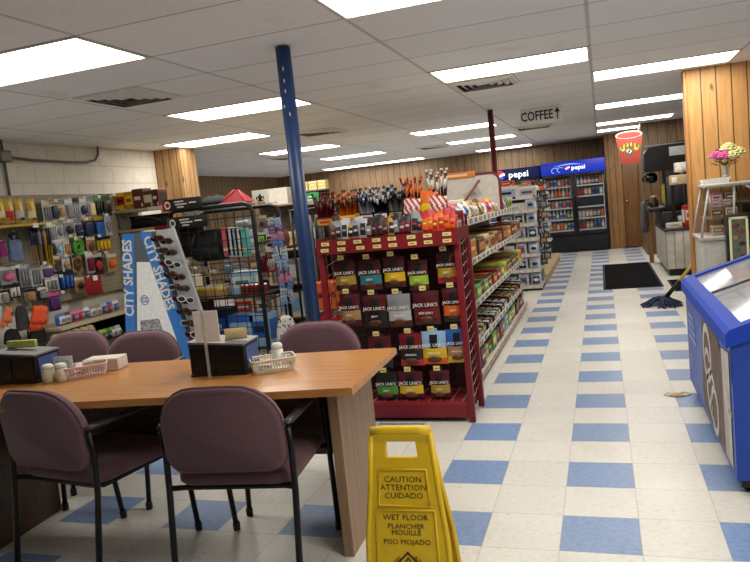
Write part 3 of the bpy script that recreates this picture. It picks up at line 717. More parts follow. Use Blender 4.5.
# upright packs along the top bin (front row) and tubs of meat sticks behind
bins = [(333, 'brown', 'maroon', 'grey'), (345, 'silver', 'black', 'grey'), (357, 'grey', 'black', 'silver'), (369, 'black', 'grey', 'white'), (381, 'black', 'maroon', 'grey'), (392, 'gold', 'black', 'white'), (403, 'black', 'dark red', 'silver'), (414, 'grey', 'black', 'red'), (425, 'red', 'orange', 'yellow'), (436, 'orange', 'red', 'yellow'), (447, 'red', 'orange', 'red')]
bins = [x for k, q in enumerate(bins) for x in (q, (q[0] + 5.5,) + bins[(k * 3 + 2) % 7][1:] if k < 7 else (q[0] + 5.5,) + bins[7 + (k + 1) % 4][1:])]
for k, (px, c1, c2, c3) in enumerate(bins):
    for dd in range(2):
        P = at(px, 235 - (px - 333) * .06, 1, RK[1] + Y0 + .03 + dd * .06)
        put('jerky_pouch', pouch_mesh(.058, .095 + .015 * dd + .014 * (k % 3), .03, c1, c2, c3), (P.x + rnd.uniform(-.006, .006), P.y, 1.211), 0, '%s snack pouch in the red rack top bin, %s from left, %s row' % (c1, ORD[k], ('front', 'back')[dd]), 'snack pouch', 'pouches in the top bin of the red rack', (-.14, rnd.uniform(-.12, .12), rnd.uniform(-.15, .15)))
def stick_mesh(c1, c2, L):
    k = ('stick', c1, c2, L)
    if k in _pm: return _pm[k]
    b = MB(); b.lathe([(0, 0), (.006, .002), (.0075, .012), (.0075, L * .6), (.0078, L * .6), (.0078, L * .82), (.0075, L * .82), (.007, L - .014), (.009, L - .012), (.009, L)], [cm(c1, .3), cm(c1, .3), cm(c1, .3), cm(c2, .3), cm(c2, .3), cm(c2, .3), cm(c1, .3), cm(c2), cm(c2)], 7); _pm[k] = b.mesh('stick'); return _pm[k]
def tub_mesh(w, d, h, c1, c2):
    k = ('tub', w, d, h, c1, c2)
    if k in _pm: return _pm[k]
    b = MB(); t_ = .004; b.box(-w / 2, w / 2, -d / 2, d / 2, 0, t_, cm(c1))
    for a in ((-w / 2, w / 2, -d / 2, -d / 2 + t_, h * .8), (-w / 2, w / 2, d / 2 - t_, d / 2, h), (-w / 2, -w / 2 + t_, -d / 2, d / 2, h * .9), (w / 2 - t_, w / 2, -d / 2, d / 2, h * .9)): b.box(a[0], a[1], a[2], a[3], 0, a[4], cm(c1))
    b.box(-w * .45, w * .45, -d / 2 - .001, -d / 2, h * .12, h * .66, cm(c2)); b.box(-w * .3, w * .3, -d / 2 - .002, -d / 2, h * .3, h * .5, cm('red')); _pm[k] = b.mesh('tub'); return _pm[k]
# a raised wire tier carries the tubs at the back of the rack top
TZ = 1.30
t2 = thing('wire_riser', 'red wire riser tier standing on top of the end-cap rack', 'rack tier', (-1.06, 1.84, 1.152))
b = MB(); b.box(-.46, .46, -.06, .075, .138, .146, RED, .002); b.build('tier_plate', t2)
for x in (-.45, .45):
    for y in (-.05, .065):
        b = MB(); b.box(x - .007, x + .007, y - .007, y + .007, 0, .138, RED); b.build('leg', t2)
b = MB(); b.box(-.46, .46, -.064, -.06, .12, .17, RED, .001); b.build('front_lip', t2)
tubs = [(327, 'brown', 'gold', ('dark red', 'brown'), 20, 'brown', 'dark red'), (350, 'yellow', 'gold', ('orange', 'brown'), 20, 'yellow', 'orange'), (369, 'black', 'silver', ('silver', 'navy'), 18, 'black', 'silver and navy'), (383, 'navy', 'white', ('black', 'silver'), 18, 'navy', 'black and silver'), (398, 'black', 'gold', ('grey', 'black'), 18, 'black and gold', 'grey')]
for k, (px, c1, c2, (s1, s2), n, n1, n2) in enumerate(tubs):
    P = at(px, 216, 1, 1.84); w = .125 if k < 2 else .095
    put('stick_tub', tub_mesh(w, .11, .075, c1, c2), (P.x, 1.845, TZ), 0, '%s tub of meat sticks on the red rack riser, %s from left' % (n1, ORD[k]), 'tub', 'tubs of meat sticks on the red rack riser')
    for q in range(n):
        x = (q % 7 - 3) / 3.2; y = (q // 7) * .03 - .03
        L = (.23, .205, .18)[q % 3]
        put('meat_stick', stick_mesh(s1, s2, L), (P.x + x * w * .32, 1.845 + y, TZ + .005), 0, 'thin %s meat stick fanned out in the %s tub on the red rack' % (n2, n1), 'meat stick', 'meat sticks in the %s tub' % n1, (rnd.uniform(-.1, .12), x * .22 + rnd.uniform(-.05, .05), 0))
# orange / red striped upright sticks and bags at the right end of the riser
for k, (px, h, c1, c2, nm) in enumerate(((414, .27, 'dark red', 'orange', 'left'), (440, .30, 'brown', 'white', 'right'))):
    P = at(px, 214, 1, 1.84)
    put('stick_tub', tub_mesh(.09, .11, .09, 'red', 'white'), (P.x, 1.845, TZ), 0, 'red and white tub of tall sticks on the red rack riser, %s of two' % nm, 'tub', 'tall stick tubs at the right of the red rack riser')
    for q in range(10): put('long_meat_stick', stick_mesh(c1, c2, h - .02 * (q % 3)), (P.x + (q % 5 - 2) * .016, 1.83 + (q // 5) * .03, TZ + .005), 0, 'tall %s and %s meat stick in the %s red and white tub' % (c1, c2, nm), 'meat stick', 'tall sticks in the %s red tub' % nm, (rnd.uniform(-.08, .08), (q % 5 - 2) * .06, 0))
    b = MB(); b.pillow(.115, .13, .05, lambda u, v, f: cm('red') if int(u * 6 + v * 5) % 2 else cm('white'), 12, 12); b.box(-.02, .02, -.001, .001, .128, .142, cm('red')); me = b.mesh('striped_bag')
    put('candy_bag', me, (P.x, 1.765, 1.30), 0, 'red and white striped candy bag leaning on the %s tall stick tub' % nm, 'snack bag', 'striped bags on the rack riser', (-.15, .1, 0))
P = at(427, 214, 1, 1.80); put('snack_bag', bag_mesh(.12, .17, .05, 'orange', 'orange', 'yellow', 'orange'), (P.x, 1.79, 1.30), 0, 'big orange snack bag between the two tall stick tubs', 'snack bag', None, (-.2, .15, 0))

# ------------------------------------------------------------------ snack gondola along the aisle
GX, GY0, GY1 = -1.11, 1.93, 5.83
SH = [(1.225, .40), (.925, .40), (.60, .40), (.295, .40), (.075, .42)]
SHW = mat('b9b6ae', .5); STRIP = mat('cfccc4', .5)
t = thing('snack_shelving', 'long double-sided white snack shelving unit along the tiled aisle', 'shelving', (GX, (GY0 + GY1) / 2, 0))
hy = (GY1 - GY0) / 2
b = MB(); b.box(-.02, .02, -hy, hy, .0, 1.22, mat('8f8b83', .6)); b.build('back_panel', t)
for k in range(5):
    y = -hy + .02 + k * (2 * hy - .04) / 4
    b = MB(); b.box(-.035, .035, y - .015, y + .015, 0, 1.24, SHW, .003); b.build('upright', t)
for si, (z, dp) in enumerate(SH):
    for s_ in ((1, -1) if si else (0,)):
        b = MB()
        if s_ == 0: b.box(-dp, dp, -hy, hy, z - .02, z, SHW, .003); b.prism([(dp, z - .035), (dp + .006, z - .035), (dp + .006, z + .02), (dp, z + .02)], -hy, hy, STRIP)
        else:
            b.box(s_ * .02, s_ * dp, -hy, hy, z - .02, z, SHW, .002); b.box(s_ * dp, s_ * (dp + .006), -hy, hy, z - .035, z + .012, STRIP)
            for k in range(5):
                y = -hy + .02 + k * (2 * hy - .04) / 4; b.prism([(s_ * .03, z - .02), (s_ * dp * .9, z - .02), (s_ * .03, z - .1)], y - .004, y + .004, SHW)
        sh = b.build('shelf', t)
        if s_ >= 0:
            b = MB(); x = dp + .0065; n = 52; b.box(x - .0004, x, -hy, hy, z - .028, z + (.004 if si else .012), STRIP)
            cA, cB = (mat('b03a35', .6), mat('e2ddd0', .6)) if si == 4 else (mat('4a4640', .6), mat('d8d2c0', .6))
            for k in range(n):
                y = -hy + .03 + k * (2 * hy - .06) / n; L = (.034, .022, .04)[k % 3]
                b.box(x, x + .0015, y, y + L, z - .026, z + (.004 if si else .012), cA if (k % 3 != 1 or si == 4) else cB)
            b.build('price_strip', sh, label='shelf-edge strip of price labels')
b = MB(); b.box(-.41, .41, -hy, hy, 0, .055, mat('6a665e', .6), .003); b.build('base_deck', t)
FX = GX + .40
def row(si, kind, y0, y1, pitch, cols, hh, dpt, desc, cat, zoff=0.0, xin=.0):
    k = 0; y = y0
    while y < y1:
        w = pitch * rnd.uniform(.86, 1.0); c1, c2, c3 = cols[rnd.randrange(len(cols))]; h = round(hh * rnd.choice((.85, 1, 1.1)), 3); w = round(w / .01) * .01
        z = SH[si][0]
        wd = round(w - .008, 3)
        me = {'tray': tray_mesh, 'carton': carton_mesh}[kind](wd, dpt, h, c1, c2, c3)
        put(desc, me, (FX - xin - dpt / 2 - rnd.uniform(0, .02), y + w / 2, z + .0005), PI / 2, '%s-%s %s, %s from the near end, %s aisle shelf' % (c1, c2, desc.replace('_', ' '), ORD[min(k, 39)], ('top', 'second', 'third', 'fourth', 'lowest')[si]), cat, '%s along the %s aisle shelf' % (desc.replace('_', ' ') + 's', ('top', 'second', 'third', 'fourth', 'lowest')[si]))
        y += w + .002; k += 1
row(1, 'carton', GY0 + .05, GY1 - .1, .33, [('brown', 'tan', 'orange'), ('tan', 'brown', 'red'), ('tan', 'orange', 'cream'), ('brown', 'orange', 'white'), ('cream', 'tan', 'brown'), ('brown', 'dark red', 'cream')], .13, .335, 'candy_tray', 'candy box')
row(2, 'carton', GY0 + .05, GY1 - .1, .24, [('brown', 'orange', 'yellow'), ('brown', 'red', 'cream'), ('green', 'lime', 'white'), ('brown', 'brown', 'cream'), ('dark red', 'red', 'white'), ('black', 'brown', 'gold'), ('green', 'dark green', 'cream'), ('yellow', 'orange', 'red')], .11, .335, 'candy_tray', 'candy box')
row(3, 'tray', GY0 + .05, GY1 - .1, .18, [('black', 'silver', 'white'), ('black', 'grey', 'silver'), ('brown', 'tan', 'cream'), ('teal', 'light blue', 'white'), ('maroon', 'brown', 'gold'), ('black', 'navy', 'white'), ('dark green', 'tan', 'cream')], .10, .335, 'gum_tray', 'candy box')
row(4, 'carton', GY0 + .05, GY1 - .1, .22, [('maroon', 'dark red', 'white'), ('brown', 'tan', 'white'), ('green', 'yellow', 'white'), ('light blue', 'teal', 'white'), ('dark red', 'black', 'cream'), ('navy', 'white', 'red'), ('lime', 'green', 'cream'), ('black', 'dark red', 'gold')], .13, .335, 'candy_carton', 'candy box')
# bags standing on the top
TB = [('lime', 'green', 'yellow'), ('navy', 'white', 'red'), ('red', 'pink', 'white'), ('blue', 'light blue', 'white'), ('white', 'blue', 'light blue'), ('cream', 'tan', 'white'), ('grey', 'silver', 'white'), ('tan', 'brown', 'cream'), ('brown', 'tan', 'white'), ('white', 'grey', 'blue'), ('pink', 'red', 'white'), ('yellow', 'orange', 'white')]
y = GY0 + .08; k = 0
while y < 5.65:
    c = TB[k % len(TB)] if k < 12 else rnd.choice(TB)
    put('candy_bag', pouch_mesh(.16, .12 + .02 * (k % 3), .10, *c), (GX + .31, y + .09, 1.226), PI / 2, '%s candy bag on the aisle shelving top, %s from the red rack' % (c[0], ORD[k]), 'snack bag', 'candy bags along the top of the aisle shelving', (-.35, 0, PI / 2 + rnd.uniform(-.2, .2)))
    if k % 2 == 0 and y > 2.3: put('snack_carton', carton_mesh(.2, .16, .12 + .02 * (k % 3), *[('tan', 'cream', 'red'), ('cream', 'tan', 'brown'), ('white', 'orange', 'red')][k % 3]), (GX + .06, y + .1, 1.226), PI / 2, 'cardboard snack carton behind the %s candy bag on the shelving top' % ORD[k], 'box', 'cartons along the shelving top')
    y += .19 + rnd.uniform(0, .02); k += 1
P = at(470, 207, 1, 2.75); put('bread_bag', pouch_mesh(.26, .11, .14, 'cream', 'tan', 'cream'), (GX + .22, 2.62, 1.226), PI / 2, 'puffy clear bag of tan buns on the shelving top near the red rack', 'snack bag', None, (0, 0, PI / 2 + .4))
# left side of the gondola (a sliver shows between the blue post and the rack)
k = 0
for z in (.295, .60, .925):
    for q in range(4):
        y = GY0 + .12 + q * .24
        put('white_carton', carton_mesh(.2, .2, .17, 'white', ('light blue', 'silver')[q % 2], 'grey'), (GX - .29, y, z + .0005), -PI / 2, 'white carton left of the red rack, %s back on the %s shelf' % (ORD[q], ('low', 'middle', 'high')[[.295, .60, .925].index(z)]), 'box', 'white cartons left of the snack rack')
# ------------------------------------------------------------------ red-framed board on the shelving top, far part
t = thing('display_board', 'white round-cornered board with a dark red frame and orange header on the shelving', 'sign', (-1.06, 4.6, 1.226), math.radians(5))
b = MB(); o = [(x, z) for x, z in srect(.64, .40, .02, 5, .09)]; b.prism(o, -.008, .008, mat('c9c3bb', .5), 'y'); b.build('board', t)
b = MB(); b.tube([(x, 0, z) for x, z in o], .016, mat('6e2028', .4), 8, True); b.build('frame', t)
b = MB(); b.box(-.30, .08, -.018, -.009, .375, .44, mat('d77a34', .5), .003); b.box(-.26, .0, -.0195, -.018, .395, .42, mat('e9c4a0', .5)); b.build('header_label', t, label='orange paper header strip')
b = MB(); b.tube([(-.13, -.012, .04), (.12, -.012, .34)], .014, mat('8b4a44', .5), 6); b.box(.02, .2, -.012, -.009, .12, .22, mat('a9a6a3', .5), 0, RY(-.4)); b.box(.09, .15, -.014, -.012, .15, .19, mat('7e8087', .5), 0, RY(-.4)); b.build('printed_art', t)
# ------------------------------------------------------------------ white end shelves past the red post
t = thing('end_shelving', 'white end-cap shelves stacked with paper goods beyond the red post', 'shelving', (-1.06, 7.55, 0))
EZ = [.07, .30, .52, .74, .95, 1.14]
b = MB(); b.box(-.44, .44, .28, .30, 0, 1.24, mat('b4b2ad', .6)); b.build('back_panel', t)
for x in (-.44, .42):
    b = MB(); b.box(x, x + .02, .24, .28, 0, 1.26, SHW, .002); b.build('upright', t)
for z in EZ:
    b = MB(); b.box(-.44, .44, -.25, .28, z - .02, z, SHW, .002); b.box(-.44, .44, -.258, -.25, z - .04, z + .012, STRIP)
    for k in range(9): b.box(-.42 + k * .095, -.37 + k * .095, -.2595, -.258, z - .03, z, mat('e6e2c6', .6))
    sh = b.build('shelf', t)
b = MB(); b.box(-.44, .44, -.24, .28, 0, .05, BLACK); b.build('kick_base', t)
CN['bright white'] = 'efeff2'; CN['pale blue'] = 'b7cde6'
PC = [('white', 'light blue', 'navy'), ('white', 'pink', 'blue'), ('light blue', 'white', 'navy'), ('white', 'grey', 'blue'), ('silver', 'navy', 'white'), ('white', 'navy', 'light blue')]
nm = ['lowest', 'second lowest', 'third', 'fourth', 'fifth', 'top']
for si, z in enumerate(EZ):
    for k in range(5):
        c = PC[(si * 2 + k) % 6] if si < 5 else PC[0]
        if si == 5 and k in (1, 3): continue
        e_ = tuple({'white': 'bright white', 'light blue': 'pale blue', 'silver': 'pale blue'}.get(q, q) for q in c); me = pouch_mesh(.15, .16, .10, *e_) if k != 2 else pouch_mesh(.16, .13, .14, *e_)
        put('packaged_good', me, (-1.06 - .35 + k * .175, 7.42, z + .0005), 0, '%s-%s household pack, %s from left on the %s white end shelf' % (c[0], c[1], ORD[k], nm[si]), 'packaged goods', 'household packs on the white end shelves')
put('paper_towel_pack', carton_mesh(.34, .24, .20, 'bright white', 'pale blue', 'navy'), (-1.04, 7.46, 1.292), 0, 'big white plastic-wrapped pack with dark print stacked on the white end shelves', 'packaged goods', None)
put('paper_towel_pack', carton_mesh(.26, .22, .18, 'bright white', 'cream', 'blue'), (-.735, 7.47, 1.292), 0, 'white wrapped pack with tan picture stacked at the right of the white end shelves', 'packaged goods', None)
put('snack_carton', carton_mesh(.2, .18, .08, 'orange', 'red', 'white'), (-1.02, 7.47, 1.4945), 0, 'orange and red carton on the very top of the white end shelves', 'box', None)
put('snack_carton', carton_mesh(.12, .16, .07, 'tan', 'orange', 'white'), (-.76, 7.47, 1.4745), 0, 'small tan carton on top of the right wrapped pack', 'box', None)
# second run behind it with tan base deck, clip strip of little bags
t = thing('rear_shelving', 'grey shelving run with a tan base deck ending near the soda coolers', 'shelving', (-1.1, 9.6, 0))
b = MB(); b.box(-.02, .02, -1.7, 1.7, 0, 1.55, mat('77736c', .6)); b.build('back_panel', t)
b = MB(); b.box(-.5, .5, -1.7, 1.7, 0, .14, mat('b09a70', .6), .006); b.box(-.51, .51, -1.7, 1.7, .12, .15, mat('c4ae84', .6), .004); b.build('base_deck', t)
for z in (.45, .75, 1.05, 1.35):
    b = MB(); b.box(-.38, .38, -1.7, 1.7, z - .02, z, SHW, .002); b.box(.38, .386, -1.7, 1.7, z - .035, z + .012, STRIP); b.build('shelf', t)
for si, z in enumerate((.15, .45, .75, 1.05, 1.35)):
    for k in range(9):
        c = rnd.choice([('navy', 'silver', 'white'), ('white', 'red', 'blue'), ('black', 'grey', 'white'), ('dark green', 'tan', 'white'), ('brown', 'cream', 'red')])
        put('can_pack', carton_mesh(.3, .26, .2, *c), (-.87, 8.1 + k * .36, z + .001), PI / 2, '%s-%s grocery carton, %s from near end, %s shelf before the coolers' % (c[0], c[1], ORD[k], nm[si]), 'box', 'grocery cartons on the rear shelving')
t = thing('clip_strip', 'black clip strip of little snack bags hung on the end of the white shelves', 'clip strip', (-.60, 7.36, .35))
b = MB(); b.box(-.012, .012, -.002, .002, 0, 1.05, BLACK); b.build('strip', t); b = MB(); b.tube([(0, .0, 1.05), (-.01, .03, 1.06), (-.05, .0, 1.04)], .004, CHROME, 6); b.build('hook', t)
for k in range(14):
    c = [('dark green', 'brown'), ('black', 'grey'), ('grey', 'navy'), ('black', 'dark green'), ('brown', 'tan')][k % 5]
    put('clip_bag', pouch_mesh(.10, .10, .03, c[0], c[1], 'grey'), (-.575 + .05 * (k % 2), 7.335 + .01 * (k % 3), .36 + k * .072), 0, '%s and %s little bag, %s up on the black clip strip' % (c[0], c[1], ORD[k]), 'snack bag', 'little bags on the clip strip', (0, rnd.uniform(-.2, .2), .3 * (k % 2)))
for k in range(7):
    c = [('brown', 'cream', 'orange'), ('black', 'orange', 'gold'), ('dark red', 'brown', 'white')][k % 3]
    put('spray_bottle', bottle_mesh(.03, .2, c[0], c[1], c[2]), (-.92 + k * .055, 8.02, 1.352), 0, '%s bottle standing on the rear shelf end, %s from the left' % (c[0], ORD[k]), 'bottle', 'bottles at the end of the rear shelving')

# ------------------------------------------------------------------ soda coolers
SIGNB = mat('1a2fae', .4, 0, .05, 4, 0, .35); SIGNN = mat('10205c', .4, 0, .05, 4, 0, .15); LGTX = mat('f4f6ff', .5, 0, 0, 5, 0, .9); LEDM = mat('eef4ff', .5, 0, 0, 5, 0, .5)
def roundel(b, x, z, r, y):
    n = 28
    def reg(f, m):
        V = []; F = []
        for k in range(n + 1):
            u = -1 + 2 * k / n; lo, hi = f(u); V += [(x + u * r, y, z + lo * r), (x + u * r, y, z + hi * r)]
        for k in range(n): F.append((2 * k, 2 * k + 2, 2 * k + 3, 2 * k + 1))
        b.add(V, F, m)
    c = lambda u: math.sqrt(max(0, 1 - u * u)); w1 = lambda u: max(-c(u), min(c(u), .12 + .28 * u + .12 * math.sin(3 * u))); w2 = lambda u: max(-c(u), min(c(u), -.38 + .18 * u + .2 * math.sin(2.4 * u)))
    reg(lambda u: (w1(u), c(u)), mat('d8323c', .4, 0, .02, 5, 0, .5)); reg(lambda u: (w2(u), w1(u)), LGTX); reg(lambda u: (-c(u), w2(u)), mat('2b58c8', .4, 0, .02, 5, 0, .5))
def cooler(name, x0, x1, y0, h, label, big, shelves, sgn):
    W = x1 - x0; D = .78
    t = thing(name, label, 'drink cooler', ((x0 + x1) / 2, y0 + D / 2, 0))
    a = -W / 2; c = W / 2; f = -D / 2; bk = D / 2
    b = MB(); b.box(a, a + .05, f + .03, bk, .02, h, BLACK, .006); b.box(c - .05, c, f + .03, bk, .02, h, BLACK, .006); b.box(a + .05, c - .05, bk - .03, bk, .3, h, mat('3a3d45', .5))
    b.box(a + .05, c - .05, f + .03, bk, h - .03, h, BLACK); b.box(a + .05, c - .05, f + .05, bk, .02, .36, BLACK); b.box(-.02, .02, f + .05, f + .12, .36, 1.66, BLACK); b.build('cabinet', t)
    b = MB()
    for k in range(9): b.box(a + .05, c - .05, f + .015, f + .05, .06 + k * .032, .078 + k * .032, mat('26272b', .4), .003)
    b.box(a, c, f + .02, f + .05, .02, .05, BLACK); b.build('vent_grille', t)
    b = MB(); b.box(a, c, f, f + .09, 1.68, h, SIGNB if big else SIGNN, .008); b.build('sign_box', t)
    b = MB(); Y = f - .003
    if big:
        b.text('pepsi', .125, LGTX, TR(.115, Y, 1.80), .012, 1.1); b.build('lettering', t, label='white soda lettering on the lit header'); b = MB(); roundel(b, -.105, 1.81, .05, Y); b.build('round_logo', t, label='red, white and blue round logo'); b = MB()
        sb = mat('7fb2ee', .4, 0, .05, 5, 0, .6)
        for (cx, cz, r) in ((-.37, 1.775, .06), (-.25, 1.78, .06)):
            for q in range(16):
                an = q * .24 + .6; an2 = an + .25
                b.add([(cx + r * math.cos(an), Y, cz + r * .8 * math.sin(an)), (cx + r * 1.25 * math.cos(an), Y, cz + r * math.sin(an)), (cx + r * 1.25 * math.cos(an2), Y, cz + r * math.sin(an2)), (cx + r * math.cos(an2), Y, cz + r * .8 * math.sin(an2))], [(0, 3, 2, 1)], sb)
        for q in range(20):
            u0, u1 = q / 20, (q + 1) / 20; g = lambda u: (-.4 + u * .62, 1.845 + .04 * math.sin(u * 3.0) )
            p0, p1 = g(u0), g(u1); wd = .012 * math.sin(PI * (u0 + .02))
            b.add([(p0[0], Y, p0[1] - wd), (p1[0], Y, p1[1] - wd), (p1[0], Y, p1[1] + wd), (p0[0], Y, p0[1] + wd)], [(0, 1, 2, 3)], sb)
    else: b.text('pepsi', .19, LGTX, TR(.20, Y, 1.79), .016, 1.1); b.build('lettering', t, label='white soda lettering on the dark header'); b = MB(); roundel(b, -.20, 1.80, .105, Y)
    b.build('header_ribbon' if big else 'round_logo', t, label='pale blue ribbon drawing' if big else 'red, white and blue round logo')
    for s_ in (-1, 1):
        xa, xb = (a + .01, -.004) if s_ < 0 else (.004, c - .01)
        b = MB(); FD = mat('101012', .3)
        b.box(xa, xa + .05, f + .004, f + .035, .37, 1.67, FD, .004); b.box(xb - .05, xb, f + .004, f + .035, .37, 1.67, FD, .004); b.box(xa + .05, xb - .05, f + .004, f + .035, .37, .43, FD, .003); b.box(xa + .05, xb - .05, f + .004, f + .035, 1.61, 1.67, FD, .003)
        dr = b.build('door', t)
        b = MB(); b.box(xa + .05, xb - .05, f + .016, f + .020, .43, 1.61, GLASS); b.build('glass_pane', dr)
        b = MB(); hx = -.035 * -s_ if 0 else s_ * .03; b.tube([(hx, f + .004, .8), (hx, f - .03, .82), (hx, f - .03, 1.22), (hx, f + .004, 1.24)], .008, mat('3a3a3e', .3, .6), 8); b.build('handle', dr)
    b = MB()
    for x in (-W / 4, W / 4): b.box(x - W / 4 + .12, x + W / 4 - .12, f + .07, f + .085, 1.635, 1.655, LEDM)
    for x in (a + .055, c - .065): b.box(x, x + .01, f + .06, f + .075, .45, 1.6, LEDM)
    b.build('interior_light', t, label='white interior light strips')
    for z in shelves:
        b = MB(); b.box(a + .05, -.02, f + .07, bk - .03, z - .012, z, WIRE); b.box(.02, c - .05, f + .07, bk - .03, z - .012, z, WIRE); b.box(a + .05, c - .05, f + .062, f + .07, z - .016, z + .012, mat('d8dade', .4)); b.build('shelf', t)
    DR = [('brown', 'red', 'silver'), ('orange', 'white', 'orange'), ('lime', 'green', 'white'), ('silver', 'white', 'blue'), ('dark red', 'white', 'red'), ('tan', 'black', 'cream'), ('blue', 'white', 'navy'), ('silver', 'light blue', 'white'), ('pink', 'red', 'white')]
    for si, z in enumerate(shelves):
        n = 0
        for s_ in (-1, 1):
            for k in range(7):
                x = s_ * .075 + s_ * k * .078
                if abs(x) > W / 2 - .09: continue
                if big and s_ > 0 and si == 2: continue
                cc = DR[(si * 3 + k // 2 + (4 if s_ > 0 else 0)) % 9] if not (s_ < 0) else rnd.choice([DR[5], DR[3], DR[7], DR[1]])
                me = bottle_mesh(.032, .20, *cc) if (si + (s_ > 0)) % 2 or not big else can_mesh(.033, .17, cc[0], cc[2])
                kind = 'bottle' if (si + (s_ > 0)) % 2 or not big else 'can'
                put('drink_' + kind, me, ((x0 + x1) / 2 + x, y0 + .13, z + .001), 0, '%s drink %s, %s door of %s cooler, %s shelf up, %s from middle' % (cc[0], kind, 'left' if s_ < 0 else 'right', sgn, ORD[si], ORD[k]), kind, 'drinks in the %s cooler' % sgn)
    return t
cooler('drink_cooler', -.955, .362, 12.86, 1.95, 'black double-door soda cooler with a bright blue lit header beside the back door', True, [.47, .71, .95, 1.18, 1.41], 'right')
cooler('drink_cooler', -2.30, -.985, 12.95, 1.93, 'black soda cooler with a dark navy header behind the white end shelves', False, [1.10, 1.38], 'left')

# ------------------------------------------------------------------ coffee corner
CBM = NT('counter_boards', .6); CBM = CBM.out(CBM.mix(CBM.f('MULTIPLY', CBM.edge(CBM.f('ADD', CBM.x, CBM.y), .11, .012), .6), CBM.ramp(CBM.noise(CBM.pos, 8, 4), (.3, 'bbb7ab'), (.7, 'cfcbc0')), '6a665e'))
t = thing('coffee_counter', 'grey board-fronted coffee counter with a dark top behind the pine partition', 'counter', (1.40, 8.85, 0))
b = MB(); b.box(-.34, .42, -.90, .90, .10, .64, CBM); b.build('body', t)
b = MB(); b.box(-.36, .44, -.92, .94, .64, .675, mat('26262a', .25), .008); b.build('counter_top', t)
b = MB(); b.box(-.30, .40, -.86, .86, 0, .10, BLACK); b.build('toe_kick', t)
b = MB(); b.box(-.20, .1, -.906, -.90, .12, .63, CBM, .002); b.build('front_panel', t)
b = MB(); b.box(-.33, .42, -.45, .90, .675, .90, mat('1d1d20', .35), .01); b.box(-.30, .40, -.452, -.45, .70, .88, mat('2c2c30', .4)); b.build('raised_plinth', t, label='raised black plinth')
t = thing('wood_post', 'square tan wooden post at the far end of the coffee counter', 'post', (.985, 9.90, 0))
b = MB(); b.box(-.035, .035, -.05, .05, 0, 1.03, PANELB, .005); b.build('shaft', t); b = MB(); b.box(-.045, .045, -.06, .06, 1.03, 1.05, PANELB, .004); b.build('cap', t)
o = MB(); secs = []
for z, k in ((0, .9), (.12, 1.15), (.3, 1.05), (.46, .8), (.52, .4)):
    secs.append([(.05 * k * math.cos(a) * (1 + .2 * math.sin(3 * a + z * 9)), .10 * k * math.sin(a), z) for a in [2 * PI * q / 14 for q in range(14)]])
loft(o, secs, mat('5d5f64', .9)); o.box(-.056, -.03, -.04, .04, .2, .24, mat('8a8c92', .9), .005); o = o.build('hanging_jacket', None, (.90, 9.83, .52)); tag(o, 'grey cloth jacket hanging on the wooden post by the coffee counter', 'jacket')
t = thing('coffee_machine', 'tall black drink dispenser standing on the coffee counter', 'drink dispenser', (1.24, 8.80, .9005))
PL = mat('121214', .3); SIL = mat('8f9196', .3, .6)
b = MB(); b.box(-.10, .30, -.3, .35, 0, .98, PL, .012); b.build('tower', t)
b = MB(); b.prism([(-.36, .60), (-.36, .86), (-.30, .95), (.30, 1.02), (.30, .60)], -.32, .36, PL, 'y'); b.build('hood', t)
b = MB(); b.tube([(-.372, -.3, .62), (-.378, -.3, .86), (-.31, -.3, .965)], .012, SIL, 8); b.box(-.02, .28, -.326, -.32, .80, .93, mat('a7a8aa', .4), .003); b.box(-.36, .30, -.326, -.321, .97, .985, SIL); b.build('trim', t, label='silver trim and grey front plate')
for k, x in enumerate((-.26, -.26)):
    y = -.12 + .3 * k
    b = MB(); b.lathe([(.0, 0), (.05, .0), (.075, .03), (.08, .10), (.05, .15), (.0, .16)], mat('0c0c0e', .15), 14, TR(x, y, .43)); b.tube([(x - .07, y, .55), (x - .12, y, .52), (x - .11, y, .46)], .01, PL, 6); b.build('brew_basket', t)
b = MB(); b.box(-.33, -.1, -.3, .35, 0, .06, PL, .008); b.box(-.32, -.11, -.29, .34, .06, .066, SIL); b.build('drip_tray', t)
b = MB(); b.box(-.108, -.1, -.2, .25, .12, .40, mat('b9a43c', .5)); b.box(-.08, .25, -.308, -.30, .1, .5, mat('3e3f44', .4), .004); b.box(.02, .12, -.316, -.308, .55, .7, SIL, .004); b.build('control_panel', t, label='yellow and grey control panel')
t = thing('glass_pot', 'dark glass coffee pot on the dispenser tray', 'coffee pot', (.99, 8.73, .967))
b = MB(); b.lathe([(0, 0), (.06, 0), (.075, .04), (.07, .09), (.04, .13), (.045, .15)], mat('2a1a12', .08), 16); b.build('pot', t); b = MB(); b.tube([(-.06, 0, .12), (-.11, 0, .11), (-.11, 0, .04), (-.07, 0, .03)], .01, PL, 7); b.build('handle', t); b = MB(); b.lathe([(.046, 0), (.046, .02), (0, .03)], mat('c7a53a', .4), 14); b.build('lid', t, (0, 0, .15), label='yellow lid')
put('napkin_stack', carton_mesh(.2, .12, .07, 'white', 'cream', 'grey'), (1.20, 8.13, .6755), .1, 'white stack of napkins at the near edge of the coffee counter', 'napkins', None)
put('condiment_box', carton_mesh(.14, .14, .30, 'red', 'white', 'red'), (1.40, 8.18, .6755), .2, 'red and white box on the coffee counter near the pine partition', 'box', None)
t = thing('cup_dispenser', 'white wall-mounted cup holder beside the black drink dispenser', 'cup holder', (1.37, 8.40, 1.45))
b = MB(); b.box(-.1, .1, -.08, .08, 0, .14, WHITE, .01); b.build('housing', t); b = MB(); b.lathe([(0, 0), (.04, 0), (.05, .06)], OFFW, 12, TR(-.02, -.09, .03) @ RX(PI / 2)); b.build('spout', t); b = MB(); b.tube([(.02, -.06, -.549), (.02, 0, .0)], .018, SIL, 8); b.build('stand', t)
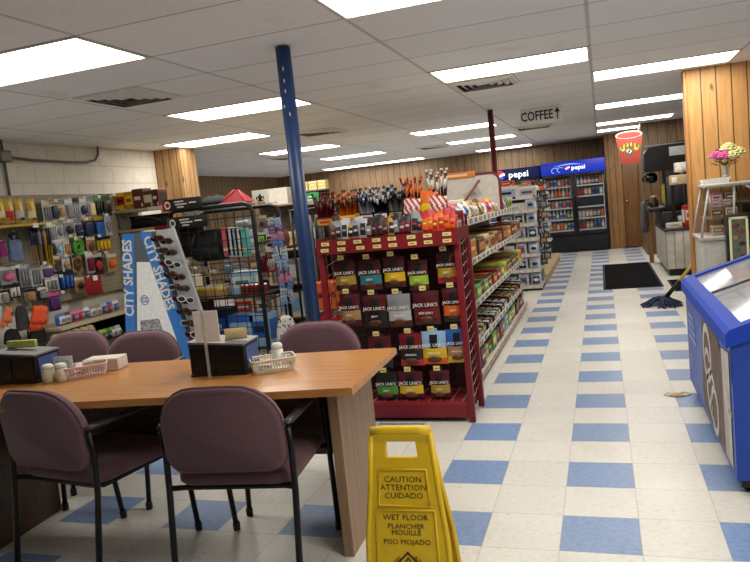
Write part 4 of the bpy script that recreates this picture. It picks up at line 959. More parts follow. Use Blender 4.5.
t = thing('creamer_dispenser', 'tan and black creamer dispenser on the coffee counter beside the drink dispenser', 'dispenser', (1.30, 8.24, .6755))
b = MB(); b.box(-.12, .12, -.06, .06, .60, .74, mat('bda57c', .5), .01); b.box(-.09, -.02, -.066, -.06, .63, .71, WHITE, .002); b.build('tank', t); b = MB(); b.box(-.1, -.07, -.05, .05, 0, .60, PL); b.box(.07, .1, -.05, .05, 0, .60, PL); b.box(-.1, .1, -.05, .05, 0, .03, PL); b.build('stand', t); b = MB(); b.lathe([(0, 0), (.035, 0), (.04, .12), (0, .13)], mat('9b9da0', .4), 12); b.build('cup', t, (0, 0, .031))
t = thing('fire_extinguisher', 'dark red cylinder standing between counter and pine partition', 'extinguisher', (1.53, 7.70, 0))
b = MB(); b.lathe([(0, 0), (.075, 0), (.08, .02), (.08, .38), (.05, .45), (.02, .47)], mat('5e1a1c', .4), 16); b.build('tank', t); b = MB(); b.lathe([(.02, 0), (.02, .05), (.03, .05), (.03, .08), (0, .09)], BLACK, 10); b.tube([(.02, 0, .06), (.10, 0, .02), (.10, 0, -.2)], .01, BLACK, 6); b.build('valve', t, (0, 0, .47))

# ------------------------------------------------------------------ mats and mop
MATM = NT('ribbed_mat', 1.0); MATM.b.inputs['Specular IOR Level'].default_value = .1; MATM = MATM.out(MATM.mix(MATM.edge(MATM.y, .03, .012), MATM.ramp(MATM.noise(MATM.pos, 150, 2), (.3, '0c0c0d'), (.7, '131315')), '060607'))
def fmat(x0, x1, y0, y1, label):
    t = thing('floor_mat', label, 'mat', ((x0 + x1) / 2, (y0 + y1) / 2, 0)); w, d = (x1 - x0) / 2, (y1 - y0) / 2
    b = MB(); b.box(-w + .03, w - .03, -d + .03, d - .03, .0, .009, MATM); b.build('ribbed_field', t)
    b = MB()
    for q in ((-w, w, -d, -d + .03), (-w, w, d - .03, d), (-w, -w + .03, -d + .03, d - .03), (w - .03, w, -d + .03, d - .03)): b.box(*q, 0, .006, mat('151517', .7), .003)
    b.build('rubber_border', t)
fmat(.19, .94, 6.97, 9.95, 'large black ribbed mat on the floor in front of the coffee counter')
fmat(1.02, 1.62, 6.5, 7.55, 'short black mat in the gap before the coffee counter and partition')
t = thing('mop', 'blue-black string mop with a yellow handle lying on the tiles by the partition', 'mop', (.775, 5.55, 0))
b = MB(); b.tube([(.08, -.02, .10), (.22, -.038, .27)], .026, BLACK, 10, r1=.018); b.tube([(.02, 0, .05), (.08, -.02, .10)], .045, BLACK, 10, r1=.024); b.build('collar', t)
b = MB(); b.tube([(.21, -.037, .26), (.55, -.03, .69)], .017, mat('c9b54a', .45), 10); b.build('handle', t, label='yellow wooden handle')
b = MB(); DM = mat('2c3350', .95, 0, .2)
for k in range(64):
    a = rnd.uniform(-PI, PI); L = rnd.uniform(.12, .22); ex, ey = math.cos(a) * L * 1.1 + .03, math.sin(a) * L * 1.3
    b.tube([(.03, 0, .07), (ex * .35 + .02, ey * .35, .065 + rnd.random() * .03), (ex * .7, ey * .7, .035 + rnd.random() * .012), (ex, ey, .009)], .009, DM, 5)
b.build('strings', t, label='dark blue mop strings')

# ------------------------------------------------------------------ bakery case, flowers, board
t = thing('display_case', 'white cabinet with a slant-front glass case against the pine partition', 'display case', (1.42, 4.62, 0))
CW = mat('b4b2ac', .45)
b = MB(); b.box(-.32, .12, -.26, .34, .04, .78, CW, .012); b.build('cabinet', t)
b = MB(); b.box(-.29, -.02, -.268, -.26, .08, .74, mat('bdbab2', .4), .004); b.build('door', t)
b = MB(); b.box(-.34, .13, -.28, .34, .78, .815, CW, .008); b.build('case_floor', t)
b = MB()
for p, q in (((-.33, -.27, .81), (-.24, -.2, 1.26)), ((-.33, .32, .81), (-.24, .32, 1.26)), ((-.06, -.27, .81), (-.03, -.2, 1.26)), ((.11, .32, .81), (.11, .32, 1.26)), ((.30, -.2, 1.08), (.06, -.2, 1.26))): b = MB(); b.tube([p, q], .011, CW, 8); b.build('frame_bar', t)
b = MB(); b.box(-.27, .47, -.22, .34, 1.26, 1.29, CW, .008); b.build('top', t)
b = MB(); b.add([(-.30, -.262, .83), (-.08, -.262, .83), (-.05, -.205, 1.25), (-.225, -.205, 1.25)], [(0, 1, 2, 3)], GLASS); b.add([(-.325, -.25, .83), (-.325, .31, .83), (-.24, .31, 1.25), (-.24, -.19, 1.25)], [(0, 1, 2, 3)], GLASS); b.build('glass_pane', t)
for z in (.97, 1.11):
    b = MB(); b.box(-.28 + (z - .81) * .12, .10, -.18, .3, z, z + .006, mat('9ea1a4', .3, .4)); b.build('inner_shelf', t)
for k in range(6):
    c = [('cream', 'tan', 'white'), ('pink', 'white', 'red'), ('tan', 'brown', 'white')][k % 3]; z = (.816, .977, 1.117)[k // 2]
    put('snack_carton', carton_mesh(.10, .12, .09, *c), (1.42 - .17 + (k % 2) * .12, 4.54, z), 0, '%s little pack inside the glass case, %s shelf, %s' % (c[0], ('lowest', 'middle', 'upper')[k // 2], ('left', 'right')[k % 2]), 'packet', 'little packs in the glass case')
t = thing('paper_tray', 'white tray of papers on the left of the glass case top', 'tray', (1.26, 4.62, 1.29), 0)
b = MB(); b.prism([(-.10, 0), (.10, 0), (.12, .055), (-.115, .045)], -.12, -.116, WHITE); b.box(-.10, .10, -.116, .12, 0, .004, WHITE); b.prism([(-.10, 0), (.10, 0), (.12, .055), (-.115, .045)], .116, .12, WHITE); b.build('tray', t); b = MB(); b.box(-.09, .1, -.11, .11, .004, .04, mat('e3e0d6', .6), .003); b.build('papers', t)
t = thing('flower_vase', 'glass vase of pink and cream artificial flowers on the glass case top', 'vase', (1.36, 4.62, 1.29))
b = MB(); b.lathe([(0, 0), (.04, 0), (.042, .01), (.03, .06), (.024, .10), (.04, .155), (.036, .155), (.021, .10), (.027, .06), (.036, .012), (0, .012)], glass_mat('dfe8e4', .04, .3), 18); b.build('vase', t)
LEAF = mat('27401f', .6); 
def flower(n, c, r, m, mc):
    b = MB(); c = Vector(c)
    for ring_, (k, rr, up, sz) in enumerate(((9, 1.0, .0, .36), (8, .72, .3, .34), (6, .42, .52, .3), (3, .16, .66, .24))):
        for q in range(k):
            a = 2 * PI * q / k + ring_ * .5; p = c + Vector((math.cos(a) * r * rr * .75, math.sin(a) * r * rr * .75, r * up))
            b.ball((0, 0, 0), r * sz, m, 8, 5, (1.0, .85, .42), TR(*p) @ RZ(a) @ RY(-.5 + rr * .2))
    b.ball(tuple(c), r * .5, m, 8, 5); b.build(n, t)
PK = mat('e070b2', .6, 0, .15); MG = mat('93194a', .6, 0, .15); CR = mat('e6e0a8', .6, 0, .08)
flower('pink_flower', (-.075, -.02, .25), .068, PK, PK); flower('pink_flower', (-.015, -.06, .24), .064, PK, PK); flower('magenta_flower', (-.06, .02, .285), .045, MG, MG)
flower('cream_flower', (.03, -.0, .305), .08, CR, CR); flower('cream_flower', (.105, -.02, .262), .074, CR, CR); flower('cream_flower', (.05, -.07, .24), .066, CR, CR)
b = MB()
for p in ((-.065, -.02, .24), (-.015, -.06, .235), (-.06, .02, .28), (.03, 0, .28), (.09, -.02, .25), (.05, -.07, .23)): b.tube([(rnd.uniform(-.01, .01), rnd.uniform(-.01, .01), .015), (p[0] * .15, p[1] * .15, .13), p], .0035, LEAF, 5)
for k in range(12):
    a = k * .53; L = rnd.uniform(.06, .11); b.ball((0, 0, 0), .03, LEAF, 6, 4, (1.4, .6, .15), TR(math.cos(a) * L, math.sin(a) * L * .8, .18 + .02 * (k % 3)) @ RZ(a) @ RY(-.4 + .3 * (k % 3)))
b.build('stems_and_leaves', t)
t = thing('menu_board', 'black board with a yellow-green edged menu leaning by the glass case', 'menu board', (1.40, 4.25, 0))
ED = mat('f6f7c8', .4, 0, .05, 5); 
b = MB(); b.box(-.115, .13, .0, .10, .0, 1.01, mat('17171a', .4), .006); b.build('stand', t)
b = MB(); q = (-.095, .06, .30, .985)
for (x0, x1, z0, z1) in ((q[0], q[0] + .02, q[2], q[3]), (q[1] - .02, q[1], q[2], q[3]), (q[0], q[1], q[2], q[2] + .02), (q[0], q[1], q[3] - .02, q[3])): b.box(x0, x1, -.008, 0, z0, z1, ED, .002)
b.build('edging', t, label='pale yellow-green edging')
b = MB(); b.box(-.08, .045, -.004, -.001, .315, .97, mat('6d6f63', .5, 0, .3, 14))
for k in range(11):
    c = ['7d3348', '4d7a4f', '35353a', '9a8f52', '8d3e35'][k % 5]; b.ball((-.04 + .045 * (k % 2), -.004, .36 + k * .055), .022, mat(c, .6), 7, 4, (1.3, .1, .9))
b.build('menu_sheet', t, label='menu sheet of small coloured pictures')
t = thing('wood_shelf_cabinet', 'dark wooden-topped cabinet at the right photo edge beside the glass case', 'cabinet', (1.88, 4.66, 0))
b = MB(); b.box(-.31, .35, -.25, .25, 0, 1.03, mat('2b241f', .5), .006); b.build('body', t); b = MB(); b.box(-.335, .4, -.29, .26, 1.03, 1.07, mat('5d4630', .4), .006); b.build('top', t)

# ------------------------------------------------------------------ ice-cream freezer
t = thing('ice_cream_freezer', 'blue ice-cream freezer with a slanted sliding glass lid on the right', 'freezer', (.72, 1.42, 0))
FB = mat('2348a8', .4, 0, .08, 3); FBR = mat('1f45b8', .6, 0, .05); FBR.node_tree.nodes['Principled BSDF'].inputs['Specular IOR Level'].default_value = .25; L0, L1 = -.86, .80
b = MB(); b.prism([(.0, .07), (.72, .07), (.72, .62), (.0, .55)], L0, L1, FB, 'y'); b.prism([(.0, .55), (.04, .55), (.04, .71), (.0, .70)], L0, L1, FB, 'y'); b.prism([(.68, .6), (.72, .6), (.72, .92), (.68, .91)], L0, L1, FB, 'y'); b.box(.02, .7, L0 + .02, L1 - .02, .03, .07, BLACK); b.build('body', t)
b = MB()
for (x, y) in ((.06, L0 + .07), (.66, L0 + .07), (.06, L1 - .07), (.66, L1 - .07)):
    b.lathe([(0, -.013), (.03, -.013), (.03, .013), (0, .013)], BLACK, 12, TR(x, y, .03) @ RX(PI / 2))
b.build('casters', t)
sl = (.92 - .745) / .40 * .42
b = MB(); z0, z1 = .70, .70 + .72 * .34
def zz(x): return .715 + x * .33
rim = [(-.022, L0 - .02), (.74, L0 - .02), (.74, L1 + .02), (-.022, L1 + .02)]
for (x0, x1, y0, y1) in ((-.022, .05, L0 - .02, L1 + .02), (.69, .74, L0 - .02, L1 + .02)):
    b.prism([(x0, zz(x0) - .05), (x1, zz(x1) - .05), (x1, zz(x1) + .025), (x0 + .02, zz(x0) + .03), (x0, zz(x0) + .01)], y0, y1, FBR, 'y')
for (y0, y1) in ((L0 - .02, L0 + .05), (L1 - .05, L1 + .02)):
    b.prism([(.05, zz(.05) - .05), (.69, zz(.69) - .05), (.69, zz(.69) + .025), (.05, zz(.05) + .025)], y0, y1, FBR, 'y')
b.build('rim', t, label='bright blue moulded rim')
b = MB()
for s_, y in ((-1, L0), (1, L1)): b = MB(); b.prism([(0, .50), (.72, .58), (.72, zz(.72)), (0, zz(0))], y - .001 if s_ < 0 else y - .02, y + .02 if s_ < 0 else y + .001, FB, 'y'); b.build('end_collar', t)
gm = glass_mat('ccd3dc', .06, .5)
for k, (y0, y1, dz) in enumerate(((-.06, L1 - .05, .012), (L0 + .05, .02, .022))):
    b = MB(); b.prism([(.05, zz(.05) + dz - .004), (.69, zz(.69) + dz - .004), (.69, zz(.69) + dz), (.05, zz(.05) + dz)], y0, y1, gm, 'y'); ld = b.build('sliding_lid', t)
    b = MB(); yy = y0 if k == 0 else y1; b.prism([(.05, zz(.05) + dz - .006), (.69, zz(.69) + dz - .006), (.69, zz(.69) + dz + .008), (.05, zz(.05) + dz + .008)], yy - .012, yy + .012, mat('22252c', .4), 'y'); b.build('lid_edge', ld)
# printed art on the aisle side
b = MB(); X = -.0025
def art(poly, m, dx=0.0): b.add([(X - dx, y, z) for y, z in poly], [tuple(range(len(poly)))], m)
AW = mat('c9c4bc', .4); AB = mat('2f5bb0', .4); ABR = mat('5d463c', .5, 0, .3, 9)
art([(-.72, .10), (.02, .10), (.14, .20), (.02, .62), (-.40, .66), (-.70, .52)], ABR); art([(-.80, .10), (-.62, .10), (-.60, .6), (-.80, .62)], mat('bdb6b0', .5, 0, .25, 8), .0008)
def arc(cy_, cz, ry, rz_, a0, a1, w, m, n=16):
    V = []
    for k in range(n + 1):
        a = a0 + (a1 - a0) * k / n; V += [(X - .0015, cy_ + ry * math.cos(a), cz + rz_ * math.sin(a)), (X - .0015, cy_ + ry * w * math.cos(a), cz + rz_ * w * math.sin(a))]
    b.add(V, [(2 * k, 2 * k + 1, 2 * k + 3, 2 * k + 2) for k in range(n)], m)
arc(-.12, .46, .15, .16, 0, 2 * PI, .72, AW); arc(-.12, .42, .09, .07, .2, 3, .55, AW); arc(-.22, .27, .16, .13, -1.2, 2.6, .72, AW); arc(-.32, .21, .12, .13, 0, 2 * PI, .7, AW); arc(-.20, .19, .05, .06, 0, 2 * PI, .5, AW)
for k in range(4): b.box(X - .001, X, .42 - .02 * k, .68, .52 - k * .045, .545 - k * .045, mat('7f9ad0', .5))
for k in range(3): b.box(X - .001, X, .5, .70, .26 - k * .03, .272 - k * .03, mat('7f9ad0', .5))
art([(.08, .12), (.30, .10), (.34, .30), (.22, .52), (.06, .60)], AB, -.0003)
b.build('side_artwork', t, label='printed side panel with a white swirl on brown and blue')
b = MB(); b.box(-.004, .0, L0 + .03, L0 + .12, .34, .36, GREY); b.build('badge', t)
fi = 0
for yk in range(4):
    for xk in range(3):
        c = [('white', 'light blue', 'blue'), ('brown', 'tan', 'white'), ('pink', 'white', 'red'), ('cream', 'orange', 'brown')][(yk + xk) % 4]
        put('ice_cream_box', carton_mesh(.17, .3, .06, *c), (.72 + .16 + xk * .2, 1.42 + L0 + .24 + yk * .38, .62 + xk * .05), 0, '%s ice-cream carton in the freezer, %s from near end, %s from aisle' % (c[0], ORD[yk], ORD[xk]), 'ice cream', 'ice-cream cartons in the freezer'); fi += 1
b = MB()
for k in range(7):
    a = k * .9; b.ball((math.cos(a) * .05, math.sin(a) * .03, .003), .02 + .008 * (k % 3), mat('b89c72' if k % 2 else 'd9d2c4', .9), 7, 4, (1.6, 1, .2))
o = b.build('paper_scrap', None, (.63, 2.10, 0)); tag(o, 'torn tan paper scrap on the tiles beside the freezer', 'scrap')
# ------------------------------------------------------------------ left wall of hanging goods
WX = -5.12
PEG = NT('pegboard', .7)
dx_ = PEG.f('SUBTRACT', PEG.f('FRACT', PEG.f('DIVIDE', PEG.y, .05)), .5); dz_ = PEG.f('SUBTRACT', PEG.f('FRACT', PEG.f('DIVIDE', PEG.z, .05)), .5)
PEG = PEG.out(PEG.mix(PEG.f('LESS_THAN', PEG.f('ADD', PEG.f('MULTIPLY', dx_, dx_), PEG.f('MULTIPLY', dz_, dz_)), .014), PEG.ramp(PEG.noise(PEG.pos, 6), (.3, '8d8470'), (.7, '9c937e')), '3a352b'))
t = thing('pegboard', 'tan pegboard of hanging packets on the left block wall', 'pegboard', (-5.278, 3.4, .75))
b = MB(); b.box(.06, .075, -1.4, 1.35, 0, 1.12, PEG); b.build('board', t)
b = MB()
for y in (-1.4, -.5, .4, 1.33): b.box(0, .06, y - .02, y + .02, 0, 1.12, TAN)
b.build('battens', t)
def card_mesh(w, h, c1, c2, c3, kind=0):
    k = ('card', w, h, c1, c2, c3, kind)
    if k in _pm: return _pm[k]
    b = MB(); b.box(-w / 2, w / 2, 0, .003, 0, h, cm(c1)); b.box(-w / 2, w / 2, -.001, 0, h * .76, h * .97, cm(c3)); b.box(-w * .12, w * .12, -.0015, .004, h * .93, h * .95, BLACK)
    if kind == 0: b.box(-w * .38, w * .38, -.03, -.0005, h * .1, h * .68, cm(c2), .012)
    elif kind == 1:
        for q in range(3): b.tube([((q - 1) * w * .26, -.012, h * .08), ((q - 1) * w * .26, -.012, h * .66)], w * .09, cm(c2), 7)
    elif kind == 2: b.ball((0, -.015, h * .4), w * .36, cm(c2), 10, 6, (1, .4, 1.1 * h / w * .55))
    else:
        o = [(w * .33 * math.cos(a), -.012, h * .38 + h * .28 * math.sin(a)) for a in [2 * PI * q / 14 for q in range(14)]]; b.tube(o, w * .09, cm(c2), 6, True); b.tube([(x * .55, y, h * .38 + (z - h * .38) * .5) for x, y, z in o], w * .08, cm(c2), 6, True)
    _pm[k] = b.mesh('blister_card'); return _pm[k]
rows = {
 'top': [(47, 211, 9, 20, 'silver', 'grey', 'cream', 1), (54, 210, 9, 20, 'silver', 'navy', 'tan', 0), (61, 210, 9, 20, 'cream', 'tan', 'grey', 2), (69, 209, 9, 20, 'silver', 'grey', 'white', 0), (76, 208, 8, 20, 'grey', 'silver', 'black', 1), (83, 208, 10, 20, 'silver', 'navy', 'white', 2), (91, 207, 8, 20, 'silver', 'cream', 'grey', 0), (98, 206, 8, 19, 'dark green', 'black', 'green', 1), (106, 205, 10, 20, 'brown', 'black', 'dark green', 0)],
 'second': [(46, 231, 8, 17, 'silver', 'white', 'grey', 1), (53, 230, 8, 18, 'cream', 'silver', 'white', 1), (60, 230, 8, 18, 'silver', 'grey', 'grey', 2), (69, 228, 10, 18, 'grey', 'black', 'silver', 2), (78, 228, 8, 18, 'silver', 'navy', 'grey', 0), (88, 227, 10, 22, 'navy', 'navy', 'gold', 0), (99, 227, 11, 24, 'navy', 'blue', 'gold', 0), (108, 224, 8, 22, 'silver', 'grey', 'light blue', 2)],
 'third': [(52, 248, 7, 16, 'navy', 'black', 'silver', 0), (59, 247, 8, 17, 'silver', 'light blue', 'white', 2), (67, 247, 8, 17, 'cream', 'tan', 'silver', 1), (77, 244, 15, 24, 'dark green', 'green', 'cream', 3), (91, 245, 9, 18, 'tan', 'brown', 'cream', 2), (104, 243, 15, 13, 'gold', 'yellow', 'black', 1)],
 'fourth': [(57, 263, 9, 15, 'grey', 'brown', 'cream', 3), (66, 263, 9, 15, 'silver', 'tan', 'grey', 2), (77, 262, 10, 18, 'tan', 'brown', 'silver', 3), (90, 262, 9, 20, 'silver', 'dark red', 'white', 0), (98, 263, 9, 21, 'black', 'red', 'silver', 2), (112, 262, 13, 17, 'tan', 'orange', 'cream', 2)],
 'fifth': [(8, 275, 15, 17, 'grey', 'pink', 'white', 2), (25, 275, 11, 22, 'grey', 'grey', 'silver', 1), (36, 274, 11, 22, 'silver', 'grey', 'grey', 1), (47, 271, 11, 13, 'white', 'purple', 'white', 0), (52, 283, 14, 14, 'white', 'grey', 'silver', 1), (66, 279, 16, 18, 'navy', 'blue', 'black', 1), (80, 284, 10, 14, 'tan', 'brown', 'cream', 2)],
 'sixth': [(14, 290, 12, 14, 'black', 'white', 'black', 1), (4, 296, 9, 12, 'white', 'grey', 'black', 0), (30, 295, 10, 12, 'grey', 'tan', 'black', 0), (42, 293, 9, 12, 'navy', 'grey', 'white', 0), (54, 301, 12, 18, 'purple', 'purple', 'pink', 0)],
}
for rn, L in rows.items():
    for i, (px, py, w, h, c1, c2, c3, kd) in enumerate(sorted(L)):
        P = at(px, py, 0, WX); s_ = depth(P) / FPX; W = round(w * s_ * 1.3, 3); H = round(h * s_ * 1.1, 3)
        hg = (P.x, P.y, P.z - H / 2)
        put('hanging_packet', card_mesh(W, H, c1, c2, c3, kd), hg, PI / 2, '%s-%s carded packet on the left pegboard, %s from left in the %s row' % (c1, c2, ORD[i], rn), 'packet', 'carded packets on the left wall', (0, 0, PI / 2 + rnd.uniform(-.12, .12)))
        b = MB(); b.tube([(P.x + .12 - (-5.28), P.y - 3.4, P.z + H * .44 - .75 + .008), (.075, P.y - 3.4, P.z + H * .44 - .75)], .004, CHROME, 5); b.build('hook', t)
        if i % 2 == 0:
            b = MB(); x = P.x + .125 + 5.28; b.box(x, x + .002, P.y - 3.4 - .025, P.y - 3.4 + .025, P.z + H * .44 - .77, P.z + H * .44 - .74, mat('c9c6bb', .6)); b.build('price_tag', t)
# yellow bags over a small ledge at the far left
for k, px in enumerate((2, 11, 21, 33)):
    P = at(px, 223, 0, -5.0); s_ = depth(P) / FPX
    put('yellow_bag', bag_mesh(round(10.5 * s_, 3), round(24 * s_, 3), .07, 'yellow', 'gold', ('cream', 'red', 'silver', 'cream')[k], 'gold', None, ('green', 'red', 'black', 'brown')[k]), (P.x, P.y, P.z), PI / 2 , 'yellow hardware bag on the left wall ledge, %s from the photo edge' % ORD[k], 'bag', 'yellow bags on the left wall ledge')
P0, P1 = at(0, 225, 0, -5.0), at(40, 222, 0, -5.0)
t = thing('wall_ledge', 'yellowish wooden ledge under the yellow bags on the left wall', 'shelf', (-5.205, (P0.y + P1.y) / 2, P0.z - .03))
b = MB(); b.box(0, .30, -.45, .37, 0, .022, mat('b3963f', .6), .003); b.build('ledge', t)
b = MB()
for y in (-.3, .25): b = MB(); b.prism([(0, 0), (.25, 0), (0, -.15)], y - .005, y + .005, GREY, 'y'); b.build('bracket', t)
b = MB()
for y in (.08, .25): b = MB(); b.box(.30, .302, y - .035, y + .035, -.02, .02, mat('d8d5ca', .6)); b.build('price_tag', t)
for k in range(8):
    px = 30 + k * 2.6; P = at(px, 228, 0, -5.04); Q = at(px + 3, 266, 0, -5.04); c = ['navy', 'black', 'navy', 'grey', 'navy', 'gold', 'black', 'navy'][k]; c2 = ['tan', 'gold', 'brown', 'tan', 'brown', 'yellow', 'gold', 'yellow'][k]
    b = MB(); h = P.z - Q.z; b.lathe([(0, 0), (.008, 0), (.008, h * .55), (.014, h * .55), (.016, h * .8), (.01, h), (0, h)], [cm(c2), cm(c2), cm(c), cm(c), cm(c), cm(c)], 8)
    o = b.build('paint_brush', None, (P.x, P.y, Q.z)); tag(o, '%s topped long-handled tool hanging under the yellow bags, %s from the left' % (c, ORD[k]), 'tool', 'long tools on the left wall')
def cloth(name, px, py, w, h, c, label, cat, plane=-5.0, kind='shirt', rough=.9):
    P = at(px, py, 0, plane); s_ = depth(P) / FPX; W = w * s_; H = h * s_; b = MB()
    secs = []
    for z, k in ((0, 1.0), (.08, 1.06), (.35, 1.0), (.7, .9), (.9, .7), (1, .25)):
        secs.append([(.045 * (1 - .4 * z) * math.cos(a) + .01 * math.sin(5 * a + 4 * z), W / 2 * k * math.sin(a) * (1 + .06 * math.sin(4 * a + 9 * z)), z * H) for a in [2 * PI * q / 18 for q in range(18)]])
    loft(b, secs, mat(c, rough, 0, .15)); b.tube([(0, 0, H * .98), (0, 0, H + .02)], .006, CHROME, 5)
    tag(b.build(name, None, (P.x, P.y, P.z - H / 2)), label, cat)
cloth('hanging_bag', 15, 248, 16, 27, '5d6c8a', 'slate-blue cloth bag hanging left of the long tools on the left wall', 'bag')
cloth('knit_hat', 2, 249, 8, 15, '7d2a63', 'magenta cloth item at the left photo edge on the wall', 'cap')
cloth('baseball_hat', 14, 236, 12, 7, '17181c', 'black and white cap above the slate-blue cloth bag', 'cap')
cloth('hanging_scarf', 22, 318, 14, 24, '3a3638', 'dark grey gloves bundle between the two orange gloves', 'gloves')
cloth('hanging_scarf', 12, 336, 18, 14, '161618', 'black gloves bundle at the bottom left under the left orange glove', 'gloves')
cloth('hanging_scarf', 38, 334, 20, 16, '1c191c', 'black gloves bundle below the right orange glove', 'gloves')
cloth('hanging_scarf', 0, 318, 7, 24, 'c2c8c8', 'white and grey gloves cut by the left photo edge', 'gloves')
P = at(94, 287, 0, -4.98); s_ = depth(P) / FPX
b = MB(); b.pillow(19 * s_, 19 * s_, .05, lambda u, v, f: mat('8c1822', .8), 5, 6); b.box(-.02, .03, -.04, -.028, 14 * s_, 19 * s_, WHITE); tag(b.build('hanging_bag', None, (P.x, P.y, P.z - .08), PI / 2 - .3), 'dark red cloth pouch with a white tag on the left wall', 'pouch')
def glove(px, py, L, rot, m, label):
    P = at(px, py, 0, -4.93); b = MB(); s_ = depth(P) / FPX; H = L * s_; k = H / .26
    secs = []
    for z, w, d in ((0, .045, .018), (.05, .042, .02), (.09, .044, .022), (.13, .052, .022), (.165, .05, .018)):
        secs.append([(w * math.cos(a) * k, d * math.sin(a) * k, z * k) for a in [2 * PI * q / 12 for q in range(12)]])
    loft(b, secs, m)
    for q, (x, l) in enumerate(((-.036, .07), (-.012, .09), (.013, .085), (.037, .065))): b.tube([(x * k, 0, .15 * k), (x * 1.05 * k, -.004, (.15 + l * .6) * k), (x * 1.1 * k, -.012, (.15 + l) * k)], .0115 * k, m, 8)
    b.tube([(.04 * k, 0, .09 * k), (.072 * k, -.005, .125 * k), (.082 * k, -.012, .16 * k)], .013 * k, m, 8)
    b.tube([(-.044 * k, 0, .01), (0, -.021 * k, .01), (.044 * k, 0, .01), (0, .021 * k, .01)], .004, BLACK, 5, True)
    tag(link('work_glove', b.mesh('work_glove'), None, P, 0, None, (PI + .15, rot, PI / 2)), label, 'glove', 'orange work gloves on the left wall')
ORM = mat('e8552a', .7)
glove(9, 307, 24, .35, mat('dd7748', .7), 'pale orange work glove hanging at the far left wall')
glove(37, 306, 28, .25, ORM, 'bright orange work glove, left one of the overlapping pair'); glove(44, 306, 28, .35, ORM, 'bright orange work glove, right one of the overlapping pair')
# lower ledge with packs, roll bags underneath
Pz = at(90, 321, 0, -4.75).z
t = thing('wall_shelf', 'tan shelf with a red front edge below the packets on the left wall', 'shelf', (-5.205, 3.9, 0))
b = MB(); b.box(0, .42, -1.2, 1.35, Pz - .03, Pz, mat('b5a98c', .6), .003); b.build('upper_board', t)
b = MB(); b.box(.42, .43, -.05, 1.35, Pz - .035, Pz + .01, RED); b.box(.5, .51, .2, 1.35, Pz - .30, Pz - .25, RED); b.build('red_edge', t, label='red shelf edging')
b = MB(); b.box(0, .5, -1.2, 1.35, Pz - .29, Pz - .26, mat('4b4038', .6), .003); b.build('lower_board', t)
b = MB(); b.box(0, .02, -1.2, 1.35, .02, Pz, mat('201d1b', .7)); b.build('back_panel', t)
for y in (-1.2, .1, 1.3):
    b = MB(); b.box(0, .45, y, y + .03, 0, Pz - .03, mat('5d564c', .6)); b.build('side_panel', t)
for k, (px, c) in enumerate(((60, 'blue', ), (66, 'navy'), (73, 'pink'), (80, 'pink'), (86, 'white'), (92, 'grey'), (98, 'tan'), (104, 'light blue'), (110, 'blue'), (116, 'white'))):
    P = at(px, 312, 0, -4.92)
    put('soft_pack', pouch_mesh(.13, .12, .09, c, ('white', 'silver', 'purple', 'red', 'blue')[k % 5], 'grey'), (-4.93, P.y, Pz + .001), PI / 2, '%s soft pack standing on the left wall shelf, %s from the left' % (c, ORD[k]), 'pack', 'soft packs on the left wall shelf')
for k, px in enumerate((55, 62, 69, 76, 83, 90)):
    P = at(px, 334, 0, -4.8); h = .20
    b = MB(); m = mat('a99f7c', .8, 0, .12); b.lathe([(0, 0), (.05, 0), (.056, .03), (.05, .1), (.056, .16), (.045, h), (.02, h + .015), (0, h + .015)], m, 12)
    for q in range(3): b.tube([(.052, -.02 + .02 * q, .03), (.055, -.02 + .02 * q, .17)], .004, TAN, 4)
    tag(b.build('paper_roll', None, (-4.80, P.y, Pz - .26)), 'tan wrapped roll under the left wall shelf, %s from the left' % ORD[k], 'roll', 'tan rolls under the left wall shelf')
for k, (px, c) in enumerate(((103, 'lime'), (108, 'green'), (113, 'grey'), (118, 'silver'))):
    P = at(px, 333, 0, -4.85); put('soft_pack', pouch_mesh(.11, .12, .1, c, 'dark green' if k < 2 else 'white', 'grey'), (-4.86, P.y, Pz - .259), PI / 2, '%s bag on the red-edged lower shelf by the sunglasses stand, %s from the left' % (c, ORD[k]), 'pack', 'bags on the red-edged lower shelf')
P = at(113, 345, 0, -4.8)
# high shelf with yellow boxes
A = at(118, 212, 1, 4.35); B_ = at(168, 205, 1, 4.35); zs = (A.z + B_.z) / 2
t = thing('high_shelf', 'long tan high shelf of boxes beside the left wall pegboard', 'shelf', (-4.72, 4.4, 0))
b = MB(); b.box(-.47, .45, -.18, .22, zs - .03, zs, mat('b3a88f', .6), .003); b.build('upper_board', t)
b = MB(); b.box(-.47, .45, -.16, .22, zs - .26, zs - .23, mat('a89d84', .6), .003); b.build('lower_board', t)
b = MB(); b.box(.0, .45, -.19, -.18, zs - .035, zs + .005, mat('cfc7b5', .6)); b.box(.05, .45, -.17, -.16, zs - .27, zs - .22, RED); b.build('front_edge', t)
for x in (-.46, .42):
    b = MB(); b.box(x, x + .03, -.14, .22, 0, zs + .01, mat('6b6356', .6)); b.build('side_panel', t)
b = MB(); b.pillow(.62, .15, .22, lambda u, v, f: mat('141417', .8), 8, 6); b.tube([(-.2, -.1, .08), (-.1, -.13, .13), (.05, -.12, .12), (.2, -.1, .07)], .012, mat('26262b', .7), 6); tag(b.build('duffel_bag', None, (-4.80, 4.38, zs - .229)), 'black duffel bag squeezed under the boxes on the high shelf', 'bag')
for k, (px, c1, c2, c3, w, nm) in enumerate(((117, 'yellow', 'red', 'white', .13, 'yellow and red'), (125, 'yellow', 'red', 'black', .13, 'second yellow and red'), (133, 'gold', 'yellow', 'red', .12, 'gold'))):
    P = at(px, 205, 1, 4.36); put('oil_box', carton_mesh(w, .16, .21, c1, c2, c3), (P.x, 4.36, zs + .0005), .1, '%s carton on the high shelf near the left wall' % nm, 'box', None)
